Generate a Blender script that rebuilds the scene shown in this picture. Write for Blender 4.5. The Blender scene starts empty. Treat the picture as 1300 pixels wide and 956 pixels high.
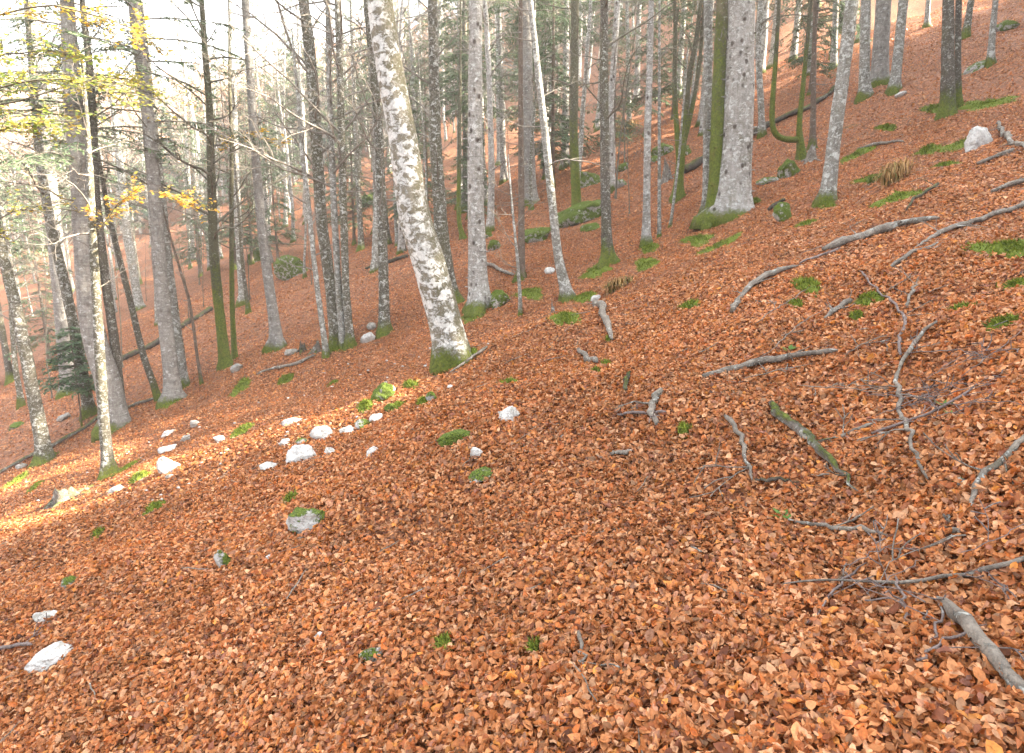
import bpy, math, random
import numpy as np
from mathutils import Vector

random.seed(7)
RNG = np.random.default_rng(11)
scene = bpy.context.scene
COL = scene.collection
R = math.radians

# ------------------------------------------------------------------ terrain
CAMZ = 1.6
PITCH = R(10.6)
FOC = 800.0            # focal length in photo pixels (photo 1300 wide)
CU, CV = 650.0, 433.0  # principal point of the photo


def sstep(a, b, x):
    t = np.clip((x - a) / (b - a), 0, 1)
    return t * t * (3 - 2 * t)


_dirs = [(0.0, 1.9), (0.9, 2.3), (2.1, 1.4), (2.7, 3.1), (1.5, 4.3), (0.4, 5.2), (2.4, 6.1), (1.1, 8.3)]
_amps = [.034, .030, .040, .026, .018, .015, .012, .008]


def H(x, y):
    x = np.asarray(x, float)
    y = np.asarray(y, float)
    # hillside falling to the left; flattening in the valley
    ax = np.where(x > -42, .35 * x, -14.7 + .35 * 18 * (1 - np.exp((x + 42) / 18)) * -1)
    yy = np.maximum(y - 14, 0)
    g = np.where(yy < 46, 10 * (yy / 46) ** 1.3, 10 + (yy - 46) * .283)
    g = g * (1 + .45 * sstep(3, 20, x))
    yc = np.clip(8.3 + .3 * x, 6.9, 10.6)
    t = y - yc
    dip = .62 * sstep(0, 2.6, t) * (1 - sstep(5, 15, t)) * (1 - .75 * sstep(2, 7, x))
    lip = .10 * np.exp(-(t + .3) ** 2 / .8) * (1 - sstep(2, 6, x))
    n = 0
    for (a, k), am in zip(_dirs, _amps):
        n = n + am * np.sin(k * (x * math.cos(a) + y * math.sin(a)) + 3.1 * a + k)
    big = .35 * np.sin(.23 * x + .4) * np.sin(.19 * y + 1.0) * sstep(12, 30, np.hypot(x, y))
    near = sstep(0.6, 3, np.hypot(x, y))
    return ax + g - dip + lip + n * near * 1.2 + big


def Hs(x, y):
    return float(H(x, y))


def nrm(x, y, e=.15):
    gx = (H(x + e, y) - H(x - e, y)) / (2 * e)
    gy = (H(x, y + e) - H(x, y - e)) / (2 * e)
    n = np.stack([-gx, -gy, np.ones_like(gx)], -1)
    return n / np.linalg.norm(n, axis=-1, keepdims=True)


CAMP = np.array([0, 0, CAMZ])


def ray(u, v):
    a = (u - CU) / FOC
    b = (CV - v) / FOC
    return np.array([a, math.cos(PITCH) + b * math.sin(PITCH), -math.sin(PITCH) + b * math.cos(PITCH)])


def P(u, v):
    """first point of the ground seen in direction (u, v)"""
    d = ray(u, v)
    t = np.geomspace(.8, 260, 1400)
    f = CAMP[2] + d[2] * t - H(d[0] * t, d[1] * t)
    k = np.argmax(f < 0)
    if f[k] >= 0:
        k = len(t) - 1
        return np.array([d[0] * t[k], d[1] * t[k], H(d[0] * t[k], d[1] * t[k])])
    lo, hi = t[max(k - 1, 0)], t[k]
    for _ in range(20):
        m = (lo + hi) / 2
        if CAMP[2] + d[2] * m - H(d[0] * m, d[1] * m) < 0:
            hi = m
        else:
            lo = m
    return np.array([d[0] * hi, d[1] * hi, Hs(d[0] * hi, d[1] * hi)])


def plane(u, v, Y):
    d = ray(u, v)
    return CAMP + d * (Y / d[1])


def depth(p):
    return p[1] * math.cos(PITCH) - (p[2] - CAMZ) * math.sin(PITCH)


# ------------------------------------------------------------------ mesh builder
class MB:
    def __init__(s):
        s.v = []; s.q = []; s.t = []; s.c = []; s.n = 0

    def add(s, v, q=None, t=None, c=None):
        v = np.asarray(v, float).reshape(-1, 3)
        s.v.append(v)
        if q is not None and len(q):
            s.q.append(np.asarray(q, np.int64).reshape(-1, 4) + s.n)
        if t is not None and len(t):
            s.t.append(np.asarray(t, np.int64).reshape(-1, 3) + s.n)
        if c is not None:
            s.c.append(np.asarray(c, float).reshape(-1, 3))
        s.n += len(v)

    def tube(s, pts, rad, k=6, cap=True, rough=0., rng=None):
        pts = np.asarray(pts, float)
        rad = np.asarray(rad, float)
        n = len(pts)
        tg = np.gradient(pts, axis=0)
        tg /= np.linalg.norm(tg, axis=1, keepdims=True) + 1e-9
        m = tg.mean(0)
        ref = np.array([1., 0, 0]) if abs(m[0]) < .6 * np.linalg.norm(m) + 1e-9 else np.array([0, .3, 1.])
        a = np.cross(tg, ref)
        a /= np.linalg.norm(a, axis=1, keepdims=True) + 1e-9
        b = np.cross(tg, a)
        ph = np.arange(k) * 2 * math.pi / k
        rr = rad[:, None] * np.ones((n, k))
        if rough and rng is not None:
            rr = rr * (1 + rough * rng.standard_normal((n, k)))
        V = pts[:, None] + rr[..., None] * (np.cos(ph)[None, :, None] * a[:, None] + np.sin(ph)[None, :, None] * b[:, None])
        i = np.arange(n - 1)[:, None] * k
        j = np.arange(k)[None]
        j2 = (j + 1) % k
        Q = np.stack([i + j, i + j2, i + k + j2, i + k + j], -1).reshape(-1, 4)
        V = V.reshape(-1, 3)
        T = None
        if cap:
            V = np.vstack([V, pts[:1], pts[-1:]])
            c0, c1 = n * k, n * k + 1
            jj = np.arange(k)
            T = np.vstack([np.stack([np.full(k, c0), (jj + 1) % k, jj], -1),
                           np.stack([np.full(k, c1), (n - 1) * k + jj, (n - 1) * k + (jj + 1) % k], -1)])
        s.add(V, Q, T)

    def build(s, name, mat, parent=None, loc=(0, 0, 0), smooth=True, attr=None):
        loc = np.asarray(loc, float)
        V = np.vstack(s.v) - loc
        Q = np.vstack(s.q) if s.q else np.zeros((0, 4), np.int64)
        T = np.vstack(s.t) if s.t else np.zeros((0, 3), np.int64)
        me = bpy.data.meshes.new(name)
        me.vertices.add(len(V))
        me.vertices.foreach_set('co', V.astype(np.float32).ravel())
        loops = np.concatenate([Q.ravel(), T.ravel()])
        me.loops.add(len(loops))
        me.loops.foreach_set('vertex_index', loops.astype(np.int32))
        st = np.concatenate([np.arange(len(Q)) * 4, len(Q) * 4 + np.arange(len(T)) * 3])
        me.polygons.add(len(st))
        me.polygons.foreach_set('loop_start', st.astype(np.int32))
        me.polygons.foreach_set('use_smooth', np.full(len(st), smooth))
        me.update(calc_edges=True)
        if attr and s.c:
            C = np.vstack(s.c)
            at = me.attributes.new(attr, 'FLOAT_COLOR', 'POINT')
            at.data.foreach_set('color', np.hstack([C, np.ones((len(C), 1))]).astype(np.float32).ravel())
        me.materials.append(mat)
        o = bpy.data.objects.new(name, me)
        COL.objects.link(o)
        if parent is not None:
            o.parent = parent
        else:
            o.location = loc
        return o


def tag(o, label, cat, group=None, kind=None):
    if label: o['label'] = label
    if cat: o['category'] = cat
    if group: o['group'] = group
    if kind: o['kind'] = kind
    return o


def empty(name, loc, label=None, cat=None, group=None):
    o = bpy.data.objects.new(name, None)
    o.empty_display_size = .3
    COL.objects.link(o)
    o.location = loc
    return tag(o, label, cat, group)


def copy_thing(root, loc, rz, sc, label, group):
    r = root.copy(); COL.objects.link(r)
    r.location = loc; r.rotation_euler = (0, 0, rz); r.scale = sc
    r['label'] = label; r['group'] = group
    for ch in list(root.children):
        c = ch.copy(); COL.objects.link(c); c.parent = r
        for gr in list(ch.children):
            d = gr.copy(); COL.objects.link(d); d.parent = c
    return r


# ------------------------------------------------------------------ materials
class NT:
    def __init__(s, name):
        s.m = bpy.data.materials.new(name)
        s.m.use_nodes = True
        s.t = s.m.node_tree
        s.b = s.t.nodes['Principled BSDF']
        s.b.inputs['Specular IOR Level'].default_value = .25

    def n(s, typ, **kw):
        nd = s.t.nodes.new(typ)
        for k, v in kw.items():
            setattr(nd, k, v)
        return nd

    def l(s, a, b):
        s.t.links.new(a, b)

    def setin(s, sock, val):
        if hasattr(val, 'is_linked') or isinstance(val, bpy.types.NodeSocket):
            s.l(val, sock)
        else:
            sock.default_value = val

    def math(s, op, a, b=0., c=None, clamp=False):
        nd = s.n('ShaderNodeMath', operation=op, use_clamp=clamp)
        s.setin(nd.inputs[0], a); s.setin(nd.inputs[1], b)
        if c is not None: s.setin(nd.inputs[2], c)
        return nd.outputs[0]

    def noise(s, vec, scale, detail=4, rough=.6, dist=0.):
        nd = s.n('ShaderNodeTexNoise')
        nd.inputs['Scale'].default_value = scale
        nd.inputs['Detail'].default_value = detail
        nd.inputs['Roughness'].default_value = rough
        nd.inputs['Distortion'].default_value = dist
        if vec is not None: s.l(vec, nd.inputs['Vector'])
        return nd.outputs['Fac']

    def voro(s, vec, scale, feature='F1'):
        nd = s.n('ShaderNodeTexVoronoi', feature=feature)
        nd.inputs['Scale'].default_value = scale
        if vec is not None: s.l(vec, nd.inputs['Vector'])
        return nd

    def range(s, x, a, b, lo=0., hi=1.):
        nd = s.n('ShaderNodeMapRange')
        s.setin(nd.inputs['Value'], x)
        nd.inputs['From Min'].default_value = a
        nd.inputs['From Max'].default_value = b
        nd.inputs['To Min'].default_value = lo
        nd.inputs['To Max'].default_value = hi
        return nd.outputs[0]

    def mix(s, f, a, b):
        nd = s.n('ShaderNodeMix', data_type='RGBA')
        s.setin(nd.inputs[0], f)
        for k, v in ((6, a), (7, b)):
            if isinstance(v, tuple): v = (*v[:3], 1)
            s.setin(nd.inputs[k], v)
        return nd.outputs[2]

    def ramp(s, f, stops):
        nd = s.n('ShaderNodeValToRGB')
        e = nd.color_ramp.elements
        while len(e) < len(stops): e.new(.5)
        for el, (p, c) in zip(e, stops):
            el.position = p; el.color = (*c, 1)
        s.l(f, nd.inputs[0])
        return nd.outputs[0]

    def mapping(s, vec, scale=(1, 1, 1), loc=None):
        nd = s.n('ShaderNodeMapping')
        nd.inputs['Scale'].default_value = scale
        if loc is not None: s.setin(nd.inputs['Location'], loc)
        s.l(vec, nd.inputs['Vector'])
        return nd.outputs[0]

    def coord(s, which='Object', vary=True):
        c = s.n('ShaderNodeTexCoord').outputs[which]
        if not vary: return c, c
        oi = s.n('ShaderNodeObjectInfo')
        v = s.n('ShaderNodeVectorMath', operation='SCALE')
        cx = s.n('ShaderNodeCombineXYZ')
        r = s.math('MULTIPLY', oi.outputs['Random'], 57.)
        for k in range(3): s.l(r, cx.inputs[k])
        ad = s.n('ShaderNodeVectorMath', operation='ADD')
        s.l(c, ad.inputs[0]); s.l(cx.outputs[0], ad.inputs[1])
        return c, ad.outputs[0]

    def bump(s, h, strength=.5, dist=.02):
        nd = s.n('ShaderNodeBump')
        nd.inputs['Strength'].default_value = strength
        nd.inputs['Distance'].default_value = dist
        s.l(h, nd.inputs['Height'])
        s.l(nd.outputs[0], s.b.inputs['Normal'])

    def out(s, col, rough=.8):
        s.setin(s.b.inputs['Base Color'], col if not isinstance(col, tuple) else (*col, 1))
        s.setin(s.b.inputs['Roughness'], rough)
        return s.m


MOSS_A, MOSS_B = (.030, .042, .010), (.175, .215, .030)


def bark(name, dark, light, lichen=(.42, .42, .40), lich=.5, small=.5, moss=.3, moss_h=.8, bands=0., knots=0., green=0., side=0., lying=False):
    """lich: how much pale crust, moss: moss strength, moss_h: height it climbs, green: film of algae, side: how far the film keeps to the right flank"""
    t = NT(name)
    c, v = t.coord('Object')
    sep = t.n('ShaderNodeSeparateXYZ'); t.l(c, sep.inputs[0])
    z = sep.outputs[2]
    base = t.mix(t.range(t.noise(v, 7, 8, .75), .35, .65), dark, light)
    streak = t.noise(t.mapping(v, (1, 1, .12)), 26, 5, .7)
    base = t.mix(t.range(streak, .48, .68, 0, .5), base, tuple(x * .5 for x in dark))
    fine = t.noise(v, 55, 5, .75)
    base = t.mix(t.range(fine, .5, .72, 0, .6), base, tuple(x * .45 for x in dark))
    if green:
        g = t.noise(t.mapping(v, (1, 1, .35)), 2.6, 8, .72, .4)
        if side:
            gn = t.n('ShaderNodeNewGeometry'); sx = t.n('ShaderNodeSeparateXYZ'); t.l(gn.outputs['Normal'], sx.inputs[0])
            g = t.math('MULTIPLY_ADD', sx.outputs[0], side, g)
        gm = t.math('MULTIPLY', t.range(g, .64 - .26 * green, .76 - .26 * green, 0, .85), t.range(t.noise(v, 33, 5, .75), .36, .55))
        base = t.mix(gm, base, t.mix(fine, (.055, .052, .026), (.125, .115, .065)))
    l1 = t.range(t.noise(t.mapping(v, (1, 1, 1.3)), 8.5, 10, .72, .5), .62 - .2 * lich, .67 - .2 * lich)
    if side:
        l1 = t.math('MULTIPLY', l1, t.range(t.math('MULTIPLY_ADD', sx.outputs[0], -side, t.noise(v, 4.2, 6, .7)), .40 - .1 * lich, .50 - .1 * lich))
    l2 = t.range(t.noise(v, 27, 7, .75, .3), .69 - .2 * small, .74 - .2 * small)
    lm = t.math('MAXIMUM', l1, t.math('MULTIPLY', l2, .75))
    lc = t.mix(t.range(t.noise(v, 38, 6, .75), .3, .7), tuple(x * .5 for x in lichen), tuple(min(1, x * 1.25) for x in lichen))
    col = t.mix(lm, base, lc)
    if bands:
        bn = t.noise(t.mapping(v, (.6, .6, 9)), 3.2, 6, .75)
        col = t.mix(t.range(bn, .52, .64, 0, bands), col, tuple(x * .55 for x in dark))
    kh = None
    if knots:
        vo = t.voro(t.mapping(v, (1, 1, .75)), 4.6)
        wv = t.math('MULTIPLY_ADD', t.math('SUBTRACT', fine, .5), .14, vo.outputs['Distance'])
        kk = t.range(wv, .14, .27, 1, 0)
        col = t.mix(t.math('MULTIPLY', kk, knots), col, (.05, .035, .026))
        kh = kk
    h = t.math('ADD', t.math('MULTIPLY', lm, .35), t.math('MULTIPLY', fine, .7))
    h = t.math('MULTIPLY_ADD', streak, -.5, h)
    if moss > 0:
        mn = t.noise(t.mapping(v, (1, 1, .45)), 3.0, 8, .75, .3)
        mfine = t.noise(v, 24, 7, .85)
        if lying:
            g2 = t.n('ShaderNodeNewGeometry'); s2 = t.n('ShaderNodeSeparateXYZ'); t.l(g2.outputs['Normal'], s2.inputs[0])
            zt = t.range(s2.outputs[2], -.6, 1, .0, .28)
        else:
            zt = t.range(z, 0, moss_h, .62, 0)
        mm = t.math('ADD', zt, t.math('MULTIPLY', mn, .75))
        mm = t.math('MULTIPLY_ADD', t.math('SUBTRACT', mfine, .5), .6, mm)
        mm = t.range(mm, .78 - .42 * moss, .95 - .42 * moss)
        mcol = t.mix(t.range(mfine, .36, .64), MOSS_A, MOSS_B)
        mcol = t.mix(t.range(t.noise(v, 5, 4, .7), .5, .7, 0, .6), mcol, (.15, .135, .035))
        col = t.mix(mm, col, mcol)
        h = t.math('ADD', h, t.math('MULTIPLY', t.math('MULTIPLY', mfine, mm), 1.6))
    if kh is not None: h = t.math('ADD', h, t.math('MULTIPLY', kh, .8))
    t.bump(h, 1., .02)
    return t.out(col, .85)


M = {}
M['beech'] = bark('beech_bark', (.14, .12, .08), (.27, .25, .20), (.60, .60, .57), lich=.78, small=.60, moss=.22, moss_h=.5, green=.7, side=.18)
M['beech_mossy'] = bark('mossy_beech_bark', (.060, .052, .038), (.17, .155, .12), (.50, .51, .475), lich=.44, small=.70, moss=.22, moss_h=.8, green=.75)
M['fir'] = bark('fir_bark', (.20, .185, .163), (.44, .425, .40), (.60, .60, .575), lich=.45, small=.55, moss=.12, moss_h=.5, bands=.5, knots=.9, green=.35)
M['fir_grey'] = bark('grey_fir_bark', (.15, .137, .122), (.32, .305, .28), (.46, .46, .44), lich=.32, small=.55, moss=.12, moss_h=.5, bands=.6, knots=.35, green=.2)
M['pale'] = bark('pale_bark', (.12, .11, .09), (.32, .31, .28), (.52, .53, .50), lich=.52, small=.68, moss=.15, moss_h=.5, green=.5)
M['dark'] = bark('dark_bark', (.060, .050, .040), (.125, .11, .086), (.46, .47, .43), lich=.26, small=.66, moss=.22, moss_h=1.2, green=.6)
M['green'] = bark('green_mossed_bark', (.058, .052, .036), (.115, .11, .07), (.32, .34, .27), lich=.18, small=.55, moss=.58, moss_h=4.5, green=.9)
M['mossy_post'] = bark('moss_covered_bark', (.10, .085, .05), (.19, .165, .10), (.36, .37, .28), lich=.2, small=.5, moss=.50, moss_h=8, green=.95)
M['brown'] = bark('brown_spruce_bark', (.11, .08, .06), (.20, .155, .12), (.34, .33, .30), lich=.2, small=.5, moss=.12, moss_h=.8, bands=.35, green=.2)
M['deadwood'] = bark('weathered_deadwood', (.11, .092, .075), (.29, .255, .215), (.45, .45, .41), lich=.3, small=.5, moss=0, green=.3)
M['deadwood_moss'] = bark('mossy_deadwood', (.11, .092, .078), (.22, .195, .165), (.42, .43, .38), lich=.3, small=.5, moss=.55, lying=True, green=.4)
M['log_dark'] = bark('dark_rotten_log', (.045, .037, .03), (.11, .092, .075), (.28, .28, .25), lich=.12, small=.35, moss=.50, lying=True, green=.5)
M['twigwood'] = bark('purple_brown_twig', (.12, .092, .085), (.25, .20, .185), (.34, .32, .30), lich=.15, small=.35, moss=0)


def twig_mat(name, a, b):
    t = NT(name)
    c, v = t.coord('Object')
    col = t.mix(t.range(t.noise(v, 6, 5, .7), .35, .65), a, b)
    return t.out(col, .85)


M['branch'] = twig_mat('bare_branch_bark', (.115, .10, .082), (.25, .23, .20))
M['branch_dark'] = twig_mat('dark_branch_bark', (.075, .065, .05), (.17, .155, .12))


def attr_mat(name, rough=.6, vary=.35, sc=70, transl=0.):
    t = NT(name)
    a = t.n('ShaderNodeAttribute', attribute_name='tint')
    geo = t.n('ShaderNodeNewGeometry')
    n = t.noise(geo.outputs['Position'], sc, 3, .6)
    hv = t.n('ShaderNodeHueSaturation')
    t.l(a.outputs['Color'], hv.inputs['Color'])
    t.l(t.range(n, .3, .7, 1 - vary, 1 + vary), hv.inputs['Value'])
    t.out(hv.outputs[0], rough)
    if transl:
        tr = t.n('ShaderNodeBsdfTranslucent')
        t.l(hv.outputs[0], tr.inputs['Color'])
        mx = t.n('ShaderNodeMixShader'); mx.inputs[0].default_value = transl
        t.l(t.b.outputs[0], mx.inputs[1]); t.l(tr.outputs[0], mx.inputs[2])
        t.l(mx.outputs[0], t.t.nodes['Material Output'].inputs['Surface'])
    return t.m


M['leaf'] = attr_mat('fallen_beech_leaf', .5, .25, 90, .3)
M['yellow_leaf'] = attr_mat('autumn_leaf', .5, .2, 40, .5)
M['needle'] = attr_mat('fir_needle', .5, .25, 20, .2)
M['moss_blade'] = attr_mat('moss_shoot', .8, .3, 60, .2)
M['straw'] = attr_mat('dry_grass_blade', .7, .2, 40, .2)
M['far_wood'] = attr_mat('far_wood_twigs', .8, .2, 3)


def make_ground():
    t = NT('leaf_strewn_soil')
    geo = t.n('ShaderNodeNewGeometry')
    p = geo.outputs['Position']
    wob = t.n('ShaderNodeTexNoise'); wob.inputs['Scale'].default_value = 14
    wob.inputs['Detail'].default_value = 3
    t.l(p, wob.inputs['Vector'])
    sc = t.n('ShaderNodeVectorMath', operation='SCALE'); sc.inputs['Scale'].default_value = .06
    t.l(wob.outputs['Color'], sc.inputs[0])
    ad = t.n('ShaderNodeVectorMath', operation='ADD'); t.l(p, ad.inputs[0]); t.l(sc.outputs[0], ad.inputs[1])
    vo = t.voro(ad.outputs[0], 19)
    sx = t.n('ShaderNodeSeparateColor'); t.l(vo.outputs['Color'], sx.inputs[0])
    leaf = t.ramp(sx.outputs[0], [(0, (.07, .028, .013)), (.3, (.24, .085, .032)), (.6, (.38, .138, .050)), (.85, (.46, .20, .085)), (1, (.50, .27, .15))])
    edge = t.range(vo.outputs['Distance'], .25, .62, 0, 1)
    leaf = t.mix(t.math('MULTIPLY', edge, .6), leaf, (.06, .026, .014))
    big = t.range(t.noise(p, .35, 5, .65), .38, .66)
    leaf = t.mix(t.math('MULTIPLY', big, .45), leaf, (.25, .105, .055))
    soil = t.range(t.noise(p, 1.3, 7, .7), .60, .72, 0, .65)
    leaf = t.mix(soil, leaf, (.10, .052, .034))
    green = t.range(t.noise(p, .8, 6, .7, .5), .66, .72, 0, .75)
    leaf = t.mix(green, leaf, (.075, .085, .022))
    h = t.math('ADD', t.math('MULTIPLY', vo.outputs['Distance'], -1.), t.math('MULTIPLY', sx.outputs[1], .8))
    t.bump(h, 1., .03)
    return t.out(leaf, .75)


M['ground'] = make_ground()


def make_rock(name, a, b, moss, mosspos):
    t = NT(name)
    c, v = t.coord('Object')
    geo = t.n('ShaderNodeNewGeometry')
    sn = t.n('ShaderNodeSeparateXYZ'); t.l(geo.outputs['Normal'], sn.inputs[0])
    n1 = t.noise(v, 16, 8, .7)
    col = t.mix(t.range(n1, .35, .65), a, b)
    n2 = t.noise(v, 45, 5, .75)
    col = t.mix(t.range(n2, .52, .68, 0, .6), col, tuple(x * .35 for x in a))
    n3 = t.noise(v, 5.5, 7, .72, .8)
    col = t.mix(t.range(n3, .5, .68, 0, .75), col, (.17, .155, .115))
    crack = t.noise(t.mapping(v, (1, 1, 2.5)), 7, 6, .6, 1.2)
    cr = t.range(t.math('ABSOLUTE', t.math('SUBTRACT', crack, .5)), 0, .02, .55, 0)
    col = t.mix(cr, col, (.10, .085, .07))
    mn = t.noise(v, 7, 6, .7)
    mf = t.noise(v, 90, 3, .7)
    mm = t.math('ADD', mn, t.math('MULTIPLY', sn.outputs[2], .12))
    mm = t.range(mm, .80 - .5 * moss, .86 - .5 * moss)
    col = t.mix(mm, col, t.mix(t.range(mf, .36, .64), (.028, .045, .008), (.14, .19, .025)))
    h = t.math('ADD', t.math('ADD', n1, t.math('MULTIPLY', n2, .5)), t.math('MULTIPLY', t.math('MULTIPLY', mf, mm), 1.2))
    t.bump(h, .8, .02)
    return t.out(col, .85)


M['rock'] = make_rock('white_limestone', (.34, .33, .31), (.60, .59, .57), -.1, 0)
M['rock_half'] = make_rock('half_mossed_limestone', (.27, .26, .24), (.48, .47, .45), .58, 0)
M['rock_moss'] = make_rock('mossed_stone', (.22, .21, .19), (.50, .49, .46), .76, 0)
M['rock_grey'] = make_rock('grey_stone', (.20, .185, .165), (.42, .40, .37), .2, 0)


def simple(name, col, rough=.7):
    t = NT(name)
    c, v = t.coord('Object')
    return t.out(t.mix(t.noise(v, 20, 4, .6), tuple(x * .7 for x in col), tuple(min(1, x * 1.2) for x in col)), rough)


M['red_paint'] = simple('red_trail_paint', (.55, .03, .02))
M['moss'] = None
t_ = NT('moss_cushion')
_c, _v = t_.coord('Object')
_f = t_.noise(_v, 70, 5, .75)
_g = t_.noise(_v, 9, 4, .6)
_col = t_.mix(t_.range(_f, .3, .7), (.055, .080, .011), (.19, .235, .03))
_col = t_.mix(t_.range(_g, .55, .75, 0, .6), _col, (.17, .17, .035))
t_.bump(_f, 1., .02)
M['moss'] = t_.out(_col, .9)

# ------------------------------------------------------------------ ground sheet
def axis(a, b, d0, k, c=0.):
    xs = [c]
    while xs[-1] < b: xs.append(xs[-1] + max(d0, k * abs(xs[-1] - c)))
    ys = [c]
    while ys[-1] > a: ys.append(ys[-1] - max(d0, k * abs(ys[-1] - c)))
    return np.array(ys[::-1][:-1] + xs)


def ground():
    xs = axis(-270, 150, .09, .022)
    ys = axis(-40, 250, .09, .02, 4.)
    X, Y = np.meshgrid(xs, ys)
    Z = H(X, Y)
    nx, ny = len(xs), len(ys)
    mb = MB()
    i = (np.arange(ny - 1)[:, None] * nx + np.arange(nx - 1)[None]).ravel()
    mb.add(np.stack([X, Y, Z], -1).reshape(-1, 3), np.stack([i, i + 1, i + nx + 1, i + nx], -1))
    o = mb.build('ground', M['ground'])
    o['kind'] = 'structure'


ground()
EXCL = []   # (x, y, r): leaves keep mostly off these spots


# ------------------------------------------------------------------ branches
def unit(v):
    return v / (np.linalg.norm(v) + 1e-9)


def grow(mb, p, d, L, r, lev, maxlev, rng, up=.0, kink=.16, kids=5, tips=None):
    n = max(4, min(9, int(L / .22)))
    pts = [np.array(p, float)]
    dd = unit(np.array(d, float))
    st = L / n
    for _ in range(n):
        dd = unit(dd + rng.normal(0, kink, 3) + np.array([0, 0, up * st]))
        pts.append(pts[-1] + dd * st)
    pts = np.array(pts)
    rad = np.maximum(r * (1 - np.linspace(0, 1, n + 1) * .85), min(.0028, r))
    mb.tube(pts, rad, 5 if lev == 0 and r > .02 else (4 if lev < 2 else 3), cap=False)
    if tips is not None: tips.append((pts, lev))
    if lev < maxlev:
        m = max(1, int(kids * rng.uniform(.7, 1.3)))
        for t in rng.uniform(.22, .97, m):
            k = int(t * n); f = t * n - k
            q = pts[k] * (1 - f) + pts[k + 1] * f
            ax = unit(pts[k + 1] - pts[k])
            s = unit(np.cross(ax, rng.normal(0, 1, 3)))
            cd = unit(ax * rng.uniform(.5, 1.1) + s * rng.uniform(.5, 1.))
            grow(mb, q, cd, L * rng.uniform(.28, .55) * (1.15 - t * .5), max(r * (1 - .7 * t) * .55, .003), lev + 1, maxlev, rng, up, kink * 1.2, max(2, kids - 1), tips)


def needles(mb, pts, rng, step=.07, ln=.13, wd=.035, cols=((.055, .095, .048), (.14, .20, .10)), flat=True, droop=.25):
    seg = np.linalg.norm(np.diff(pts, axis=0), axis=1)
    cum = np.concatenate([[0], np.cumsum(seg)])
    n = max(2, int(cum[-1] / step)) * 2
    s = rng.uniform(.05, 1, n) * cum[-1]
    q = np.stack([np.interp(s, cum, pts[:, k]) for k in range(3)], -1)
    ax = unit(pts[-1] - pts[0])
    side = np.cross(ax, [0, 0, 1.]); side = side / (np.linalg.norm(side) + 1e-6)
    sg = np.where(np.arange(n) % 2, 1., -1.)[:, None]
    d = ax * rng.uniform(.4, .9, (n, 1)) + side * sg * rng.uniform(.5, 1, (n, 1)) + np.array([0, 0, -1.]) * rng.uniform(-.15, droop + .15, (n, 1))
    d /= np.linalg.norm(d, axis=1, keepdims=True)
    L = ln * rng.uniform(.6, 1.35, (n, 1))
    w = np.cross(d, rng.normal(0, .35, (n, 3)) + np.array([0, 0, 1.])); w /= np.linalg.norm(w, axis=1, keepdims=True) + 1e-6
    m = q + d * L * .5
    V = np.stack([q, m + w * wd * .5, q + d * L, m - w * wd * .5], 1).reshape(-1, 3)
    i = np.arange(n)[:, None] * 4
    c = np.array(cols[0]) + rng.uniform(0, 1, (n, 1)) * (np.array(cols[1]) - np.array(cols[0]))
    mb.add(V, i + np.arange(4)[None], c=np.repeat(c, 4, 0))


def leaves_on(mb, tips, rng, per_m, size, cols, lev_min=1, lift=.0):
    for pts, lev in tips:
        if lev < lev_min: continue
        L = np.linalg.norm(np.diff(pts, axis=0), axis=1).sum()
        n = rng.poisson(per_m * L)
        if n == 0: continue
        s = rng.uniform(0, len(pts) - 1.001, n)
        k = s.astype(int); f = (s - k)[:, None]
        q = pts[k] * (1 - f) + pts[k + 1] * f + rng.normal(0, .02, (n, 3))
        yaw = rng.uniform(0, 2 * math.pi, n)
        d = np.stack([np.cos(yaw), np.sin(yaw), rng.normal(-.15, .3, n)], -1)
        d /= np.linalg.norm(d, axis=1, keepdims=True)
        w = np.cross(d, rng.normal(0, .3, (n, 3)) + np.array([0, 0, 1.])); w /= np.linalg.norm(w, axis=1, keepdims=True)
        l = size * rng.uniform(.6, 1.2, (n, 1))
        m = q + d * l * .5
        V = np.stack([q, m + w * l * .32, q + d * l, m - w * l * .32], 1).reshape(-1, 3)
        i = np.arange(n)[:, None] * 4
        ci = rng.integers(0, len(cols), n)
        c = np.array(cols)[ci] * rng.uniform(.75, 1.2, (n, 1))
        mb.add(V, i + np.arange(4)[None], c=np.repeat(c, 4, 0))


# ------------------------------------------------------------------ trunks
def resample(pts, w, n):
    seg = np.linalg.norm(np.diff(pts, axis=0), axis=1)
    cum = np.concatenate([[0], np.cumsum(seg)])
    s = np.linspace(0, cum[-1], n)
    Q = np.stack([np.interp(s, cum, pts[:, k]) for k in range(3)], -1)
    W = np.interp(s, cum, w)
    for _ in range(3):
        Q[1:-1] = (Q[:-2] + 2 * Q[1:-1] + Q[2:]) / 4
        W[1:-1] = (W[:-2] + 2 * W[1:-1] + W[2:]) / 4
    return Q, W, s


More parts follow.
